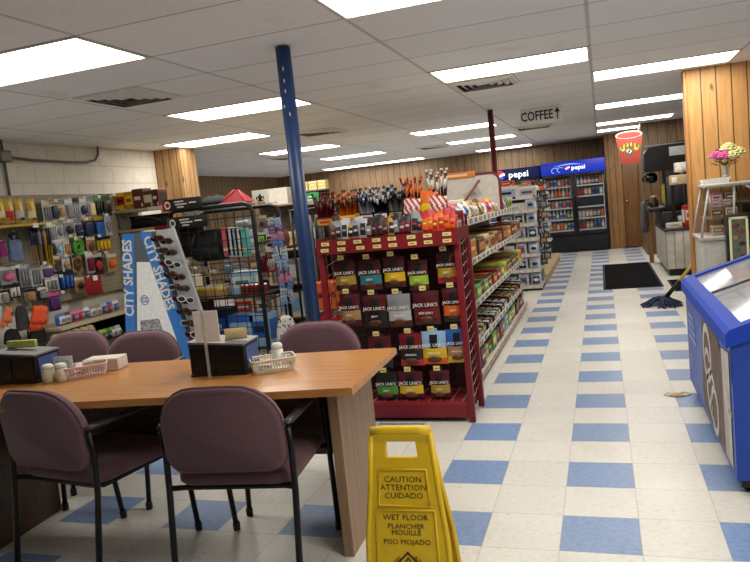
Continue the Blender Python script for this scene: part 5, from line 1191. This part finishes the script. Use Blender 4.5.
for k, (px, c1, c2, w, h, nm) in enumerate(((143, 'brown', 'dark red', .16, .23, 'large dark brown'), (153, 'brown', 'cream', .14, .19, 'brown and cream'), (160, 'dark red', 'black', .11, .20, 'dark red'))):
    P = at(px, 203, 1, 4.36); put('snack_carton', carton_mesh(w, .16, h, c1, c2, 'white'), (P.x, 4.36, zs + .0005), -.08, '%s carton at the right on the high shelf' % nm, 'box', None)

# ------------------------------------------------------------------ sunglasses stand
CY_ = 2.25
def Q(u, v, y=CY_): return at(u, v, 1, y)
SB = mat('3a82d6', .45); SWH = mat('f6f8fa', .45); SG = mat('5e6470', .5)
o0 = Q(150, 390); org = Vector((o0.x, CY_, 0))
t = thing('sunglasses_stand', 'blue and white CITY SHADES sunglasses floor stand behind the table', 'display stand', tuple(org))
def lp(u, v): p = Q(u, v); return (p.x - org.x, p.z)
def ext(a, b_, z): k = (z - a[1]) / (b_[1] - a[1]); return (a[0] + k * (b_[0] - a[0]), z)
A0, A1 = lp(122, 234), lp(128, 378); B0, B1 = lp(134, 234), lp(137, 378); C0, C1 = lp(140, 233), lp(190, 378); D0, D1 = lp(151, 232), lp(203, 378)
A2, B2, C2, D2 = ext(A0, A1, .02), ext(B0, B1, .02), ext(C0, C1, .02), ext(D0, D1, .02)
b = MB(); b.prism([A2, D2, D0, A0], .0, .33, mat('3c4048', .5), 'y'); b.build('cabinet', t)
b = MB(); b.add([(x, -.003, z) for x, z in (A2, B2, B0, A0)], [(0, 1, 2, 3)], SB); b.add([(x, -.003, z) for x, z in (C2, D2, D0, C0)], [(0, 1, 2, 3)], SB)
W0 = lp(139, 257); W1 = lp(137, 262)
b.add([(B0[0], -.0015, B0[1]), (B2[0], -.0015, B2[1]), (C2[0], -.0015, C2[1]), (C0[0], -.0015, C0[1])], [(0, 1, 2, 3)], SG)
b.add([(W1[0], -.003, W1[1]), (B2[0] + .005, -.003, B2[1]), (C2[0], -.003, C2[1]), (lp(150, 262)[0], -.003, lp(150, 262)[1])], [(0, 1, 2, 3)], SWH)
ph = lp(150, 326); PHM = mat('9a9fa4', .6, 0, .75, 60); b.add([(ph[0] - .10, -.004, ph[1] - .10), (ph[0] + .14, -.004, ph[1] - .10), (ph[0] + .10, -.004, ph[1] + .06), (ph[0] - .09, -.004, ph[1] + .05)], [(0, 1, 2, 3)], PHM)
b.build('side_graphics', t, label='white panel between blue strips')
def vtext(b, s_, c0, c1, up, size):
    m0 = Vector((c0[0], 0, c0[1])); m1 = Vector((c1[0], 0, c1[1])); mid = (m0 + m1) / 2; d = (m1 - m0).normalized()
    if up: d = -d
    an = math.atan2(d.z, d.x); b.text(s_, size, WHITE, TR(mid.x, -.006, mid.z) @ RY(-an), .03, .85)
b = MB()
ml0, ml1 = lp(127.5, 238), lp(130.5, 318); vtext(b, 'CITY SHADES', ml0, ml1, True, .128); b.build('lettering', t, label='white lettering reading upward'); b = MB()
mr0, mr1 = lp(146, 233), lp(172, 313); vtext(b, 'CITY SHADES', mr0, mr1, False, .125); b.build('lettering', t, label='white lettering reading downward'); b = MB()
c = lp(145, 300); n = 24; rO, rI = .042, .036
SBT = mat('2566b8', .45, 0, .05, 6)
b.add([(c[0] + r_ * math.cos(2 * PI * k / n), -.005, c[1] + r_ * math.sin(2 * PI * k / n)) for k in range(n) for r_ in (rO, rI)], [(2 * k, 2 * ((k + 1) % n), 2 * ((k + 1) % n) + 1, 2 * k + 1) for k in range(n)], SBT)
b.text('CS', .06, SBT, TR(c[0], -.0055, c[1]), .02, .9)
b.build('round_logo', t, label='blue ring with two letters')
b = MB(); k0, k1 = lp(151, 234), lp(206, 385); fcx = [(D0[0], D0[1]), (D0[0] + .17, D0[1] + .02), (D2[0] + .16, .02), (D2[0], .02)]
b.prism(fcx[::-1], .06, .09, mat('b7babd', .5), 'y'); b.build('lens_panel', t, label='pale slotted panel holding glasses')
def glasses_mesh(c, l):
    k = ('gl', c, l)
    if k in _pm: return _pm[k]
    b = MB(); F_ = cm(c, .25); L_ = mat(l, .08)
    for s_ in (-1, 1):
        b.ball((s_ * .035, 0, 0), .03, L_, 12, 6, (1, .18, .75)); b.tube([(s_ * .035 + .031 * math.cos(a), -.002, .023 * math.sin(a)) for a in [2 * PI * q / 12 for q in range(12)]], .0035, F_, 5, True)
        b.tube([(s_ * .066, 0, .006), (s_ * .07, .05, .008), (s_ * .068, .12, -.004)], .0032, F_, 5)
    b.tube([(-.008, -.002, .006), (0, -.004, .01), (.008, -.002, .006)], .003, F_, 5); _pm[k] = b.mesh('sunglasses'); return _pm[k]
gl = [('black', '141416'), ('brown', '2a1a12'), ('silver', '24303c'), ('black', '3a2414'), ('dark red', '1a1414'), ('white', '22262c')]
for k in range(12):
    for q in range(2):
        f_ = k / 11; z = D0[1] - .07 - f_ * 1.10; xx = ext(D0, D2, z)[0] + .08 + q * .05
        c = gl[(k * 2 + q) % 6]
        put('sunglasses', glasses_mesh(*c), (org.x + xx + .02, CY_ + .0 - .10 + .03, z), 0, '%s sunglasses on the sunglasses stand, %s down in the %s column' % (c[0], ORD[k], ('left', 'right')[q]), 'sunglasses', 'sunglasses on the stand', (rnd.uniform(-.2, .1), .35 + rnd.uniform(-.1, .1), .75 + rnd.uniform(-.25, .25)))

# ------------------------------------------------------------------ black wire grid rack
GYF, GYB = 2.62, 3.12
XL, XR = at(178, 290, 1, GYF).x, at(262, 290, 1, GYF).x
XLt, XRt = at(172, 215, 1, GYF).x, at(258, 200, 1, GYF).x
gx = (XL + XR) / 2; t = thing('grid_rack', 'black wire grid display rack with rounded top corners behind the table', 'display rack', (gx, 2.87, 0))
hw = (XR - XL) / 2; ZT = at(230, 205, 1, GYF).z
for y, zt in ((GYF - 2.87, ZT), (GYB - 2.87, ZT - .03)):
    b = MB(); b.tube([(-hw, y, .0), (-hw, y, zt - .08), (-hw + .025, y, zt - .02), (-hw + .08, y, zt), (hw - .08, y, zt), (hw - .025, y, zt - .02), (hw, y, zt - .08), (hw, y, 0)], .019, BLACK, 10); b.build('tube_frame', t)
    b = MB()
    for k in range(1, 9): b.tube([(-hw + k * 2 * hw / 9, y, .15), (-hw + k * 2 * hw / 9, y, zt - .03)], .0035, BLACK, 4)
    for k in range(15): b.tube([(-hw, y, .2 + k * .095), (hw, y, .2 + k * .095)], .0035, BLACK, 4)
    b.build('wire_grid', t)
for s_ in (-1, 1):
    b = MB()
    for z in (.15, .7, 1.2): b.tube([(s_ * hw, GYF - 2.87, z), (s_ * hw, GYB - 2.87, z)], .008, BLACK, 6)
    b.build('side_bar', t)
SZ = [at(200, 297, 1, 2.8).z, at(240, 345, 1, 2.8).z, .18]
for z in SZ:
    b = MB(); b.box(-hw + .02, hw - .02, -.21, .21, z - .014, z, mat('1f1f22', .5)); b.build('shelf', t)
def sign_board(px0, py0, px1, py1, y, label, c):
    a, d = at(px0, py1, 1, y), at(px1, py0, 1, y); W = d.x - a.x; H = d.z - a.z
    s = thing('header_sign', label, 'sign', (a.x + W / 2, y, a.z))
    b = MB(); b.box(-W / 2, W / 2, 0, .02, 0, H, mat('1b1618', .5), .004); b.box(-W / 2, -W / 2 + .04, -.001, 0, 0.005, H - .005, mat(c, .5)); b.build('board', s)
    b = MB(); n = 18; b.add([(-W * .36 + H * .3 * math.cos(2 * PI * k / n), -.002, H * .5 + H * .34 * math.sin(2 * PI * k / n)) for k in range(n)], [tuple(range(n))], WHITE)
    b.add([(-W * .36 + H * .2 * math.cos(2 * PI * k / n), -.003, H * .5 + H * .2 * math.sin(2 * PI * k / n)) for k in range(n)], [tuple(range(n))], mat(c, .5))
    for q, (x0, x1) in enumerate(((-.18, .06), (-.16, .14), (-.12, .05))): b.box(W * x0, W * x1, -.002, 0, H * (.68 - .24 * q), H * (.80 - .24 * q), mat('d5d0cc', .5))
    b.box(W * .2, W * .38, -.002, 0, H * .5, H * .62, WHITE); b.build('printed_marks', s, label='white round logo and small white lines')
sign_board(163, 196, 200, 212, 2.578, 'dark header sign with a red edge and white round logo on the black grid rack', '8f2029')
sign_board(168, 214, 206, 230, 2.581, 'second black header sign lower on the black grid rack', '4b4b50')
def place(px0, py0, px1, py1, y):
    a, d = at(px0, py1, 1, y), at(px1, py0, 1, y); return (a.x + d.x) / 2, d.x - a.x, a.z, d.z - a.z
CN['rose'] = 'c8606a'; CN['mint'] = '5fb0a4'
x, w, z, h = place(188, 228, 226, 263, 2.70)
b = MB(); secs = []
for f_, k in ((0, .7), (.1, .95), (.4, 1.0), (.7, .95), (.9, .7), (1, .35)): secs.append([(w / 2 * k * math.cos(a) + .02 * f_, .09 * k * math.sin(a), f_ * h) for a in [2 * PI * q / 16 for q in range(16)]])
loft(b, secs, mat('151517', .75)); b.box(-w * .3, w * .3, -.115, -.07, h * .12, h * .45, mat('1d1d20', .7), .02)
for s_ in (-1, 1): b.tube([(s_ * w * .25, -.07, h * .9), (s_ * w * .28, -.11, h * .6), (s_ * w * .3, -.08, h * .3)], .014, mat('232327', .7), 6)
tag(b.build('backpack', None, (x, 2.77, z)), 'black backpack hung inside the black grid rack', 'backpack')
for k, (px, c) in enumerate(((228, 'rose'), (232.4, 'white'), (236.6, 'light blue'), (240.5, 'white'), (245, 'mint'))):
    x, w, z, h = place(px - 2.3, 227, px + 2.3, 257, 2.70); b = MB(); b.box(-w / 2, w / 2, -.03, .03, 0, h, cm(c, .9), .01); b.box(-w * .4, w * .4, -.032, -.03, h * .2, h * .3, cm('cream')); tag(b.build('folded_towel', None, (x, 2.70, z)), '%s folded towel hung in the grid rack, %s of five' % (c, ORD[k]), 'towel', 'folded towels in the grid rack')
x, w, z, h = place(180, 215, 200, 258, 2.75)
b = MB(); b.box(-w / 2, w / 2, -.05, .05, 0, h, mat('121214', .8), .03); b.tube([(-w * .3, -.05, h), (-w * .3, -.07, h * .5)], .012, DGREY, 6); tag(b.build('black_jacket', None, (x, 2.76, z)), 'black folded garment at the left inside the grid rack', 'garment')
for k, (px0, py0, px1, py1, c1, c2, c3, nm2) in enumerate(((180, 268, 196, 296, 'white', 'cream', 'tan', 'white and tan'), (200, 268, 222, 280, 'silver', 'cream', 'grey', 'silver'), (181, 284, 198, 290, 'gold', 'yellow', 'white', 'gold'), (232, 258, 253, 284, 'light blue', 'white', 'teal', 'pale blue'))):
    x, w, z, h = place(px0, py0, px1, py1, 2.80); zz_ = SZ[0] + .0005 if k < 3 else SZ[0]
    if k == 2: continue
    put('snack_carton', carton_mesh(round(w, 3), .16, round(min(h, .2), 3), c1, c2, c3), (x, 2.80 + .02 * k, SZ[0] + .0005), 0, '%s pack on the upper inside shelf of the grid rack' % nm2, 'box', None)
x, w, z, h = place(180, 280, 221, 303, 2.66)
t_ = thing('cloth_tray', 'tan tray heaped with yellow cloths on the grid rack', 'tray', (x, 2.70, SZ[0] + .0005))
b = MB(); b.box(-w / 2, w / 2, -.07, .07, 0, .006, KRAFT); b.box(-w / 2, w / 2, -.074, -.068, 0, .07, KRAFT); b.box(-w / 2, w / 2, .068, .074, 0, .07, KRAFT); b.box(-w / 2 - .004, -w / 2, -.074, .074, 0, .07, KRAFT); b.box(w / 2, w / 2 + .004, -.074, .074, 0, .07, KRAFT); b.build('tray', t_)
b = MB()
for q in range(7): b.ball((-w * .4 + q * w * .133, .01 * (q % 2), .07), .035, mat('d8b81e', .8), 8, 5, (1.2, 1.6, .7))
b.build('yellow_cloth', t_, label='yellow cloths')
for k in range(6):
    px = 247 + k * 4.6; P = at(px, 296, 1, 2.8)
    put('red_can', can_mesh(.02, .09, 'red', 'brown'), (P.x, 2.74, SZ[0] + .0005), 0, 'small red can in a row on the grid rack shelf, %s from the left' % ORD[k], 'can', 'red cans in the grid rack')
for k, (px0, px1, py0, c1, c2, c3, nm2, yy) in enumerate(((178, 190, 306, 'black', 'silver', 'white', 'black and silver', 2.8), (191, 208, 300, 'dark red', 'red', 'brown', 'dark red', 2.8), (210, 232, 308, 'navy', 'blue', 'white', 'navy', 2.86), (236, 258, 312, 'blue', 'light blue', 'white', 'blue', 2.78), (258, 272, 312, 'light blue', 'blue', 'navy', 'light blue', 2.78))):
    x, w, z, h = place(px0, py0, px1, 345, yy); put('shop_box', carton_mesh(round(w, 3), .2, round(max(.1, h), 3), c1, c2, c3), (x, yy, SZ[1] + .0005), 0, '%s box on the lower shelf of the black grid rack' % nm2, 'box', None)
for k, (px0, px1, c) in enumerate(((184, 200, 'grey'), (204, 224, 'navy'), (230, 252, 'light blue'), (254, 270, 'white'))):
    x, w, z, h = place(px0, 340, px1, 370, 2.8); put('shop_box', carton_mesh(round(w, 3), .2, .18, c, 'white', 'navy'), (x, 2.8, .181), 0, '%s box on the lowest shelf of the black grid rack' % c, 'box', None)
GK = [('white', 'cream', 'grey'), ('cream', 'white', 'tan'), ('silver', 'white', 'black'), ('white', 'tan', 'silver')]
for k, (px, py, w_, h_, c) in enumerate(((183, 244, 8, 14, GK[2]), (186, 262, 9, 12, GK[0]), (195, 268, 9, 12, GK[1]), (204, 272, 9, 10, GK[3]), (213, 272, 9, 11, GK[0]), (188, 277, 8, 10, GK[3]), (229, 268, 9, 18, ('silver', 'light blue', 'white')), (228, 286, 8, 12, GK[2]),
        (262, 222, 8, 14, ('grey', 'brown', 'cream')), (271, 224, 8, 14, ('dark green', 'tan', 'cream')), (262, 238, 8, 13, ('dark green', 'lime', 'white')), (270, 240, 8, 13, ('black', 'grey', 'white')), (263, 262, 9, 22, ('red', 'dark red', 'white')), (272, 262, 9, 20, ('red', 'white', 'grey')), (264, 284, 9, 16, ('dark red', 'red', 'white')), (243, 222, 18, 8, ('white', 'silver', 'grey')))):
    P = at(px, py, 1, 3.08); s_ = depth(P) / FPX; W_, H_ = round(w_ * s_, 3), round(h_ * s_, 3)
    put('hanging_packet', card_mesh(W_, H_, *c, k % 3), (P.x, 3.085, P.z - H_ / 2), 0, '%s-%s carded packet on the rear grid of the black rack, %s of sixteen' % (c[0], c[1], ORD[k]), 'packet', 'carded packets on the rear grid of the black rack', (0, rnd.uniform(-.1, .1), 0))
# red folded tent cap and dark cloth on the rack top
x, w, z, h = place(230, 189, 253, 205, 2.95)
b = MB(); b.add([(-w / 2, -.1, 0), (w / 2, -.1, 0), (w / 2, .1, 0), (-w / 2, .1, 0), (-.02, -.0, h), (w * .12, .0, h * .92)], [(0, 1, 5, 4), (1, 2, 5), (2, 3, 4, 5), (3, 0, 4), (3, 2, 1, 0)], mat('a8232b', .7, 0, .12)); b.tube([(-w / 2, -.1, 0), (-.02, 0, h)], .006, mat('d84a48', .7), 5); b.tube([(w * .1, 0, h * .93), (w / 2, -.1, 0)], .006, mat('d84a48', .7), 5)
tag(b.build('red_pennant_cap', None, (x, 2.87, ZT + .02)), 'red folded cloth peak sitting on top of the grid rack', 'cloth')
x, w, z, h = place(200, 194, 232, 207, 2.9); b = MB(); secs = []
for f_, k in ((0, 1), (.3, 1.02), (.6, .8), (.85, .5), (1, .2)): secs.append([(w / 2 * k * math.cos(a) * (1 + .08 * math.sin(3 * a)), .12 * k * math.sin(a), f_ * h * (1 + .12 * math.cos(2 * a))) for a in [2 * PI * q / 18 for q in range(18)]])
loft(b, secs, mat('1a1c26', .85)); tag(b.build('dark_cloth', None, (x, 2.87, ZT + .018)), 'crumpled dark navy cloth on top of the grid rack', 'cloth')

# ------------------------------------------------------------------ middle shelving behind the grid rack and left of the blue post
t = thing('middle_shelving', 'tan double-sided shelving run behind the black grid rack', 'shelving', (-2.95, 5.7, 0))
b = MB(); b.box(-.02, .02, -2.2, 2.2, 0, 1.53, mat('7b6f5c', .6)); b.build('back_panel', t)
b = MB(); b.box(-.42, .42, -2.2, 2.2, 0, .10, mat('6a6050', .6)); b.build('base_deck', t)
MZ = [.10, .42, .75, 1.08, 1.52]
for z in MZ[1:]:
    b = MB(); b.box(-.40, .40, -2.2, 2.2, z - .02, z, mat('b09a78', .6), .002); b.box(.40, .406, -2.2, 2.2, z - .03, z + .01, STRIP); b.build('shelf', t)
pal = [('red', 'dark red', 'white'), ('white', 'light blue', 'navy'), ('light blue', 'white', 'blue'), ('grey', 'white', 'silver'), ('silver', 'light blue', 'white'), ('dark green', 'white', 'lime'), ('brown', 'cream', 'tan'), ('cream', 'red', 'white'), ('silver', 'black', 'white'), ('tan', 'white', 'brown')]
for si, z in enumerate(MZ[:4]):
    for k in range(11):
        c = rnd.choice(pal); me = (carton_mesh(.28, .3, .22, *c) if (k + si) % 3 else pouch_mesh(.26, .22, .14, *c))
        put('grocery_pack', me, (-2.72, 3.66 + k * .40, z + .0008), PI / 2, '%s-%s grocery pack, %s from the near end, %s middle shelf' % (c[0], c[1], ORD[k], ('lowest', 'second', 'third', 'fourth')[si]), 'grocery pack', 'grocery packs on the right side of the middle shelving')
for k in range(3):
    for si, z in enumerate(MZ[:4]):
        c = rnd.choice(pal); put('grocery_pack', carton_mesh(.22, .2, .22, *c), (-3.24 + k * .24, 3.62 if k < 2 else 3.60, z + .0008), 0, '%s-%s grocery pack, middle shelving near end, %s across, %s shelf up' % (c[0], c[1], ORD[k], ORD[si]), 'grocery pack', 'grocery packs at the near end of the middle shelving') if k < 2 else None
t = thing('printed_box', 'white box with a black lily emblem on top of the middle shelving', 'box', (0, 0, 0))
x, w, z, h = place(258, 187, 291, 204, 4.4); t.location = (x, 4.4, 1.521)
b = MB(); b.box(-w / 2, w / 2, -.12, .15, 0, .19, mat('c8c6c0', .6), .004); b.box(-w * .02, w / 2, -.122, -.12, .0, .188, WHITE); b.build('box', t)
b = MB(); q = -w * .27
b.ball((q, -.124, .105), .028, INK, 8, 6, (.55, .06, 1.7))
for s_ in (-1, 1): b.tube([(q + s_ * .008, -.124, .08), (q + s_ * .02, -.124, .12), (q + s_ * .042, -.124, .115), (q + s_ * .042, -.124, .09)], .007, INK, 5)
b.box(q - .035, q + .035, -.126, -.122, .068, .08, INK); b.prism([(q, .02), (q + .015, .066), (q - .015, .066)], -.126, -.122, INK); b.build('lily_emblem', t, label='black lily emblem')
for k, (px0, px1, py0, y, c1, c2, nm2) in enumerate(((240, 262, 202, 4.2, 'tan', 'brown', 'tan flat'), (291, 301, 189, 5.0, 'white', 'silver', 'plain white'))):
    x, w, z, h = place(px0, py0, px1, 210, y); put('shop_box', carton_mesh(round(w, 3), .25, (.06, .17)[k], c1, c2, 'white'), (x, y, 1.521), 0, '%s box on top of the middle shelving' % nm2, 'box', None)
TY = 8.45; q = at(315, 190, 1, TY); zt = q.z
t = thing('tall_stand', 'narrow dark display stand with a green sign just right of the blue post', 'display stand', (q.x, TY, 0))
b = MB(); b.box(-.24, .24, -.15, .15, zt - .02, zt, mat('6a6050', .6)); b.box(-.2, .2, .1, .14, 0, zt - .02, mat('35302a', .6)); b.box(-.2, .2, -.14, .14, 0, .05, BLACK); b.build('frame', t)
for k in range(5):
    z = .25 + k * .24; b = MB(); b.box(-.2, .2, -.14, .1, z - .015, z, mat('4a443c', .6)); b.build('shelf', t)
b = MB(); b.box(-.19, .12, -.16, -.15, zt - .27, zt - .04, mat('1f7a45', .5), .002); b.box(-.14, .07, -.162, -.16, zt - .18, zt - .15, mat('9fd6b4', .5)); b.box(-.08, .03, -.162, -.16, zt - .12, zt - .10, mat('d9efe0', .5)); b.build('green_sign', t, label='green panel with pale marks')
for k in range(3): put('snack_carton', carton_mesh(.14, .16, .15, 'cream', 'yellow', 'white'), (q.x - .17 + .165 * k, TY, zt + .0005), 0, 'cream-yellow carton high beside the blue post, %s of three' % ORD[k], 'box', 'cream cartons beside the blue post')
# clothes rail left of the blue post
t = thing('clothes_rail', 'black garment rail left of the blue post', 'garment rail', (-2.18, 3.2, 0))
b = MB()
for x in (-.28, .26): b.tube([(x, 0, 0), (x, 0, 1.44)], .012, BLACK, 8); b.tube([(x, -.2, .012), (x, .2, .012)], .012, BLACK, 8)
b.build('stand', t); b = MB(); b.tube([(-.30, 0, 1.44), (.28, 0, 1.44)], .012, BLACK, 8); b.build('rail', t)
for k, (dx, c, nm2, H_) in enumerate(((-.20, '8b8d90', 'light grey', .58), (-.11, '77797d', 'mid grey', .66), (-.02, '5b5c62', 'dark grey', .60), (.07, '3a1f2a', 'dark maroon', .70), (.16, '2a2a30', 'charcoal', .62))):
    b = MB(); secs = []
    for f_, k2 in ((0, 1.1), (.3, 1.0), (.75, 1.0), (.92, .85), (1, .2)): secs.append([(.034 * math.cos(a) * (1 + .3 * math.sin(6 * a)) * (.6 + .4 * (1 - f_)), .21 * k2 * math.sin(a), -H_ + f_ * H_) for a in [2 * PI * q / 20 for q in range(20)]])
    loft(b, secs, mat(c, .9, 0, .12)); b.tube([(0, 0, -.02), (0, 0, .035), (0, .012, .05), (0, .022, .04)], .003, CHROME, 5)
    tag(b.build('hanging_shirt', None, (-2.18 + dx, 3.2, 1.385), .5), '%s shirt hung on the black garment rail, %s from the left' % (nm2, ORD[k]), 'shirt', 'shirts on the garment rail')
x, w, z, h = place(289, 268, 304, 290, 2.9)
put('orange_crate', carton_mesh(.28, .26, .24, 'orange', 'orange', 'dark red'), (-2.06, 3.0, .56), .1, 'bright orange box on the stand below the hanging shirts', 'box', None)
put('red_carton', carton_mesh(.26, .26, .2, 'red', 'white', 'dark red'), (-2.06, 3.0, .30), .2, 'red and white box under the orange box left of the blue post', 'box', None)
put('shop_box', carton_mesh(.3, .3, .30, 'grey', 'white', 'black'), (-2.06, 3.0, 0), 0, 'grey box at the bottom of the pile left of the blue post', 'box', None)
P = at(287, 330, 1, 2.35)
b = MB(); secs = []
for f_, k in ((0, .9), (.15, 1), (.6, .85), (.9, .6), (1, .3)): secs.append([(.10 * k * math.cos(a), .07 * k * math.sin(a), f_ * .26) for a in [2 * PI * q / 14 for q in range(14)]])
loft(b, secs, mat('cfcbc4', .7)); 
for k in range(90):
    f_ = rnd.uniform(.05, .95); a = rnd.uniform(-PI, 0); kk = 1 - .35 * f_; b.ball((.10 * kk * math.cos(a), .07 * kk * math.sin(a), f_ * .26), .0065, INK, 5, 3, (1, .8, 1))
o = b.build('spotted_bag', None, (P.x, 2.35, .35)); tag(o, 'white black-spotted bag on a stool left of the blue post', 'bag')
t = thing('stool', 'low grey stool under the spotted bag behind the right rear chair', 'stool', (P.x, 2.35, 0))
b = MB(); b.box(-.13, .13, -.11, .11, .325, .35, GREY, .006); b.build('seat', t)
for sx in (-1, 1):
    for sy_ in (-1, 1): b = MB(); b.tube([(sx * .1, sy_ * .08, .325), (sx * .12, sy_ * .1, 0)], .012, DGREY, 7); b.build('leg', t)

# pendant strings of small packets right of the grid rack
t = thing('packet_strip', 'strip of pink, purple and blue packets hanging right of the grid rack', 'packet strip', (at(279, 250, 1, 2.7).x, 2.7, 0))
b = MB(); b.tube([(0, 0, 0), (.0, 0, 1.42)], .01, BLACK, 8); b.box(-.12, .12, -.1, .1, 0, .012, BLACK, .003); b.build('stand', t)
for k in range(12):
    c = ['light blue', 'purple', 'pink', 'blue', 'silver', 'light blue'][k % 6]; z = 1.36 - k * .06
    for s_ in (-1, 1):
        put('small_packet', pouch_mesh(.06, .075, .02, c, 'grey', c), (t.location.x + s_ * .032 + .004 * k, 2.68, z - .04), .2, '%s little packet, %s down, %s side of the hanging packet strip' % (c, ORD[k], 'left' if s_ < 0 else 'right'), 'packet', 'little packets on the hanging strip', (rnd.uniform(-.15, .15), rnd.uniform(-.3, .3), rnd.uniform(-.4, .6)))
# ------------------------------------------------------------------ world and exposure
w = bpy.data.worlds.new('room_air'); scene.world = w; w.use_nodes = True
w.node_tree.nodes['Background'].inputs[0].default_value = lin('c9cfd8'); w.node_tree.nodes['Background'].inputs[1].default_value = .05
scene.view_settings.view_transform = 'Standard'; scene.view_settings.look = 'None'; scene.view_settings.gamma = 1.0; scene.view_settings.use_curve_mapping = False
scene.view_settings.exposure = 0.68
scene.cycles.use_denoising = True; scene.cycles.max_bounces = 8; scene.cycles.transparent_max_bounces = 12; scene.cycles.sample_clamp_indirect = 6.0
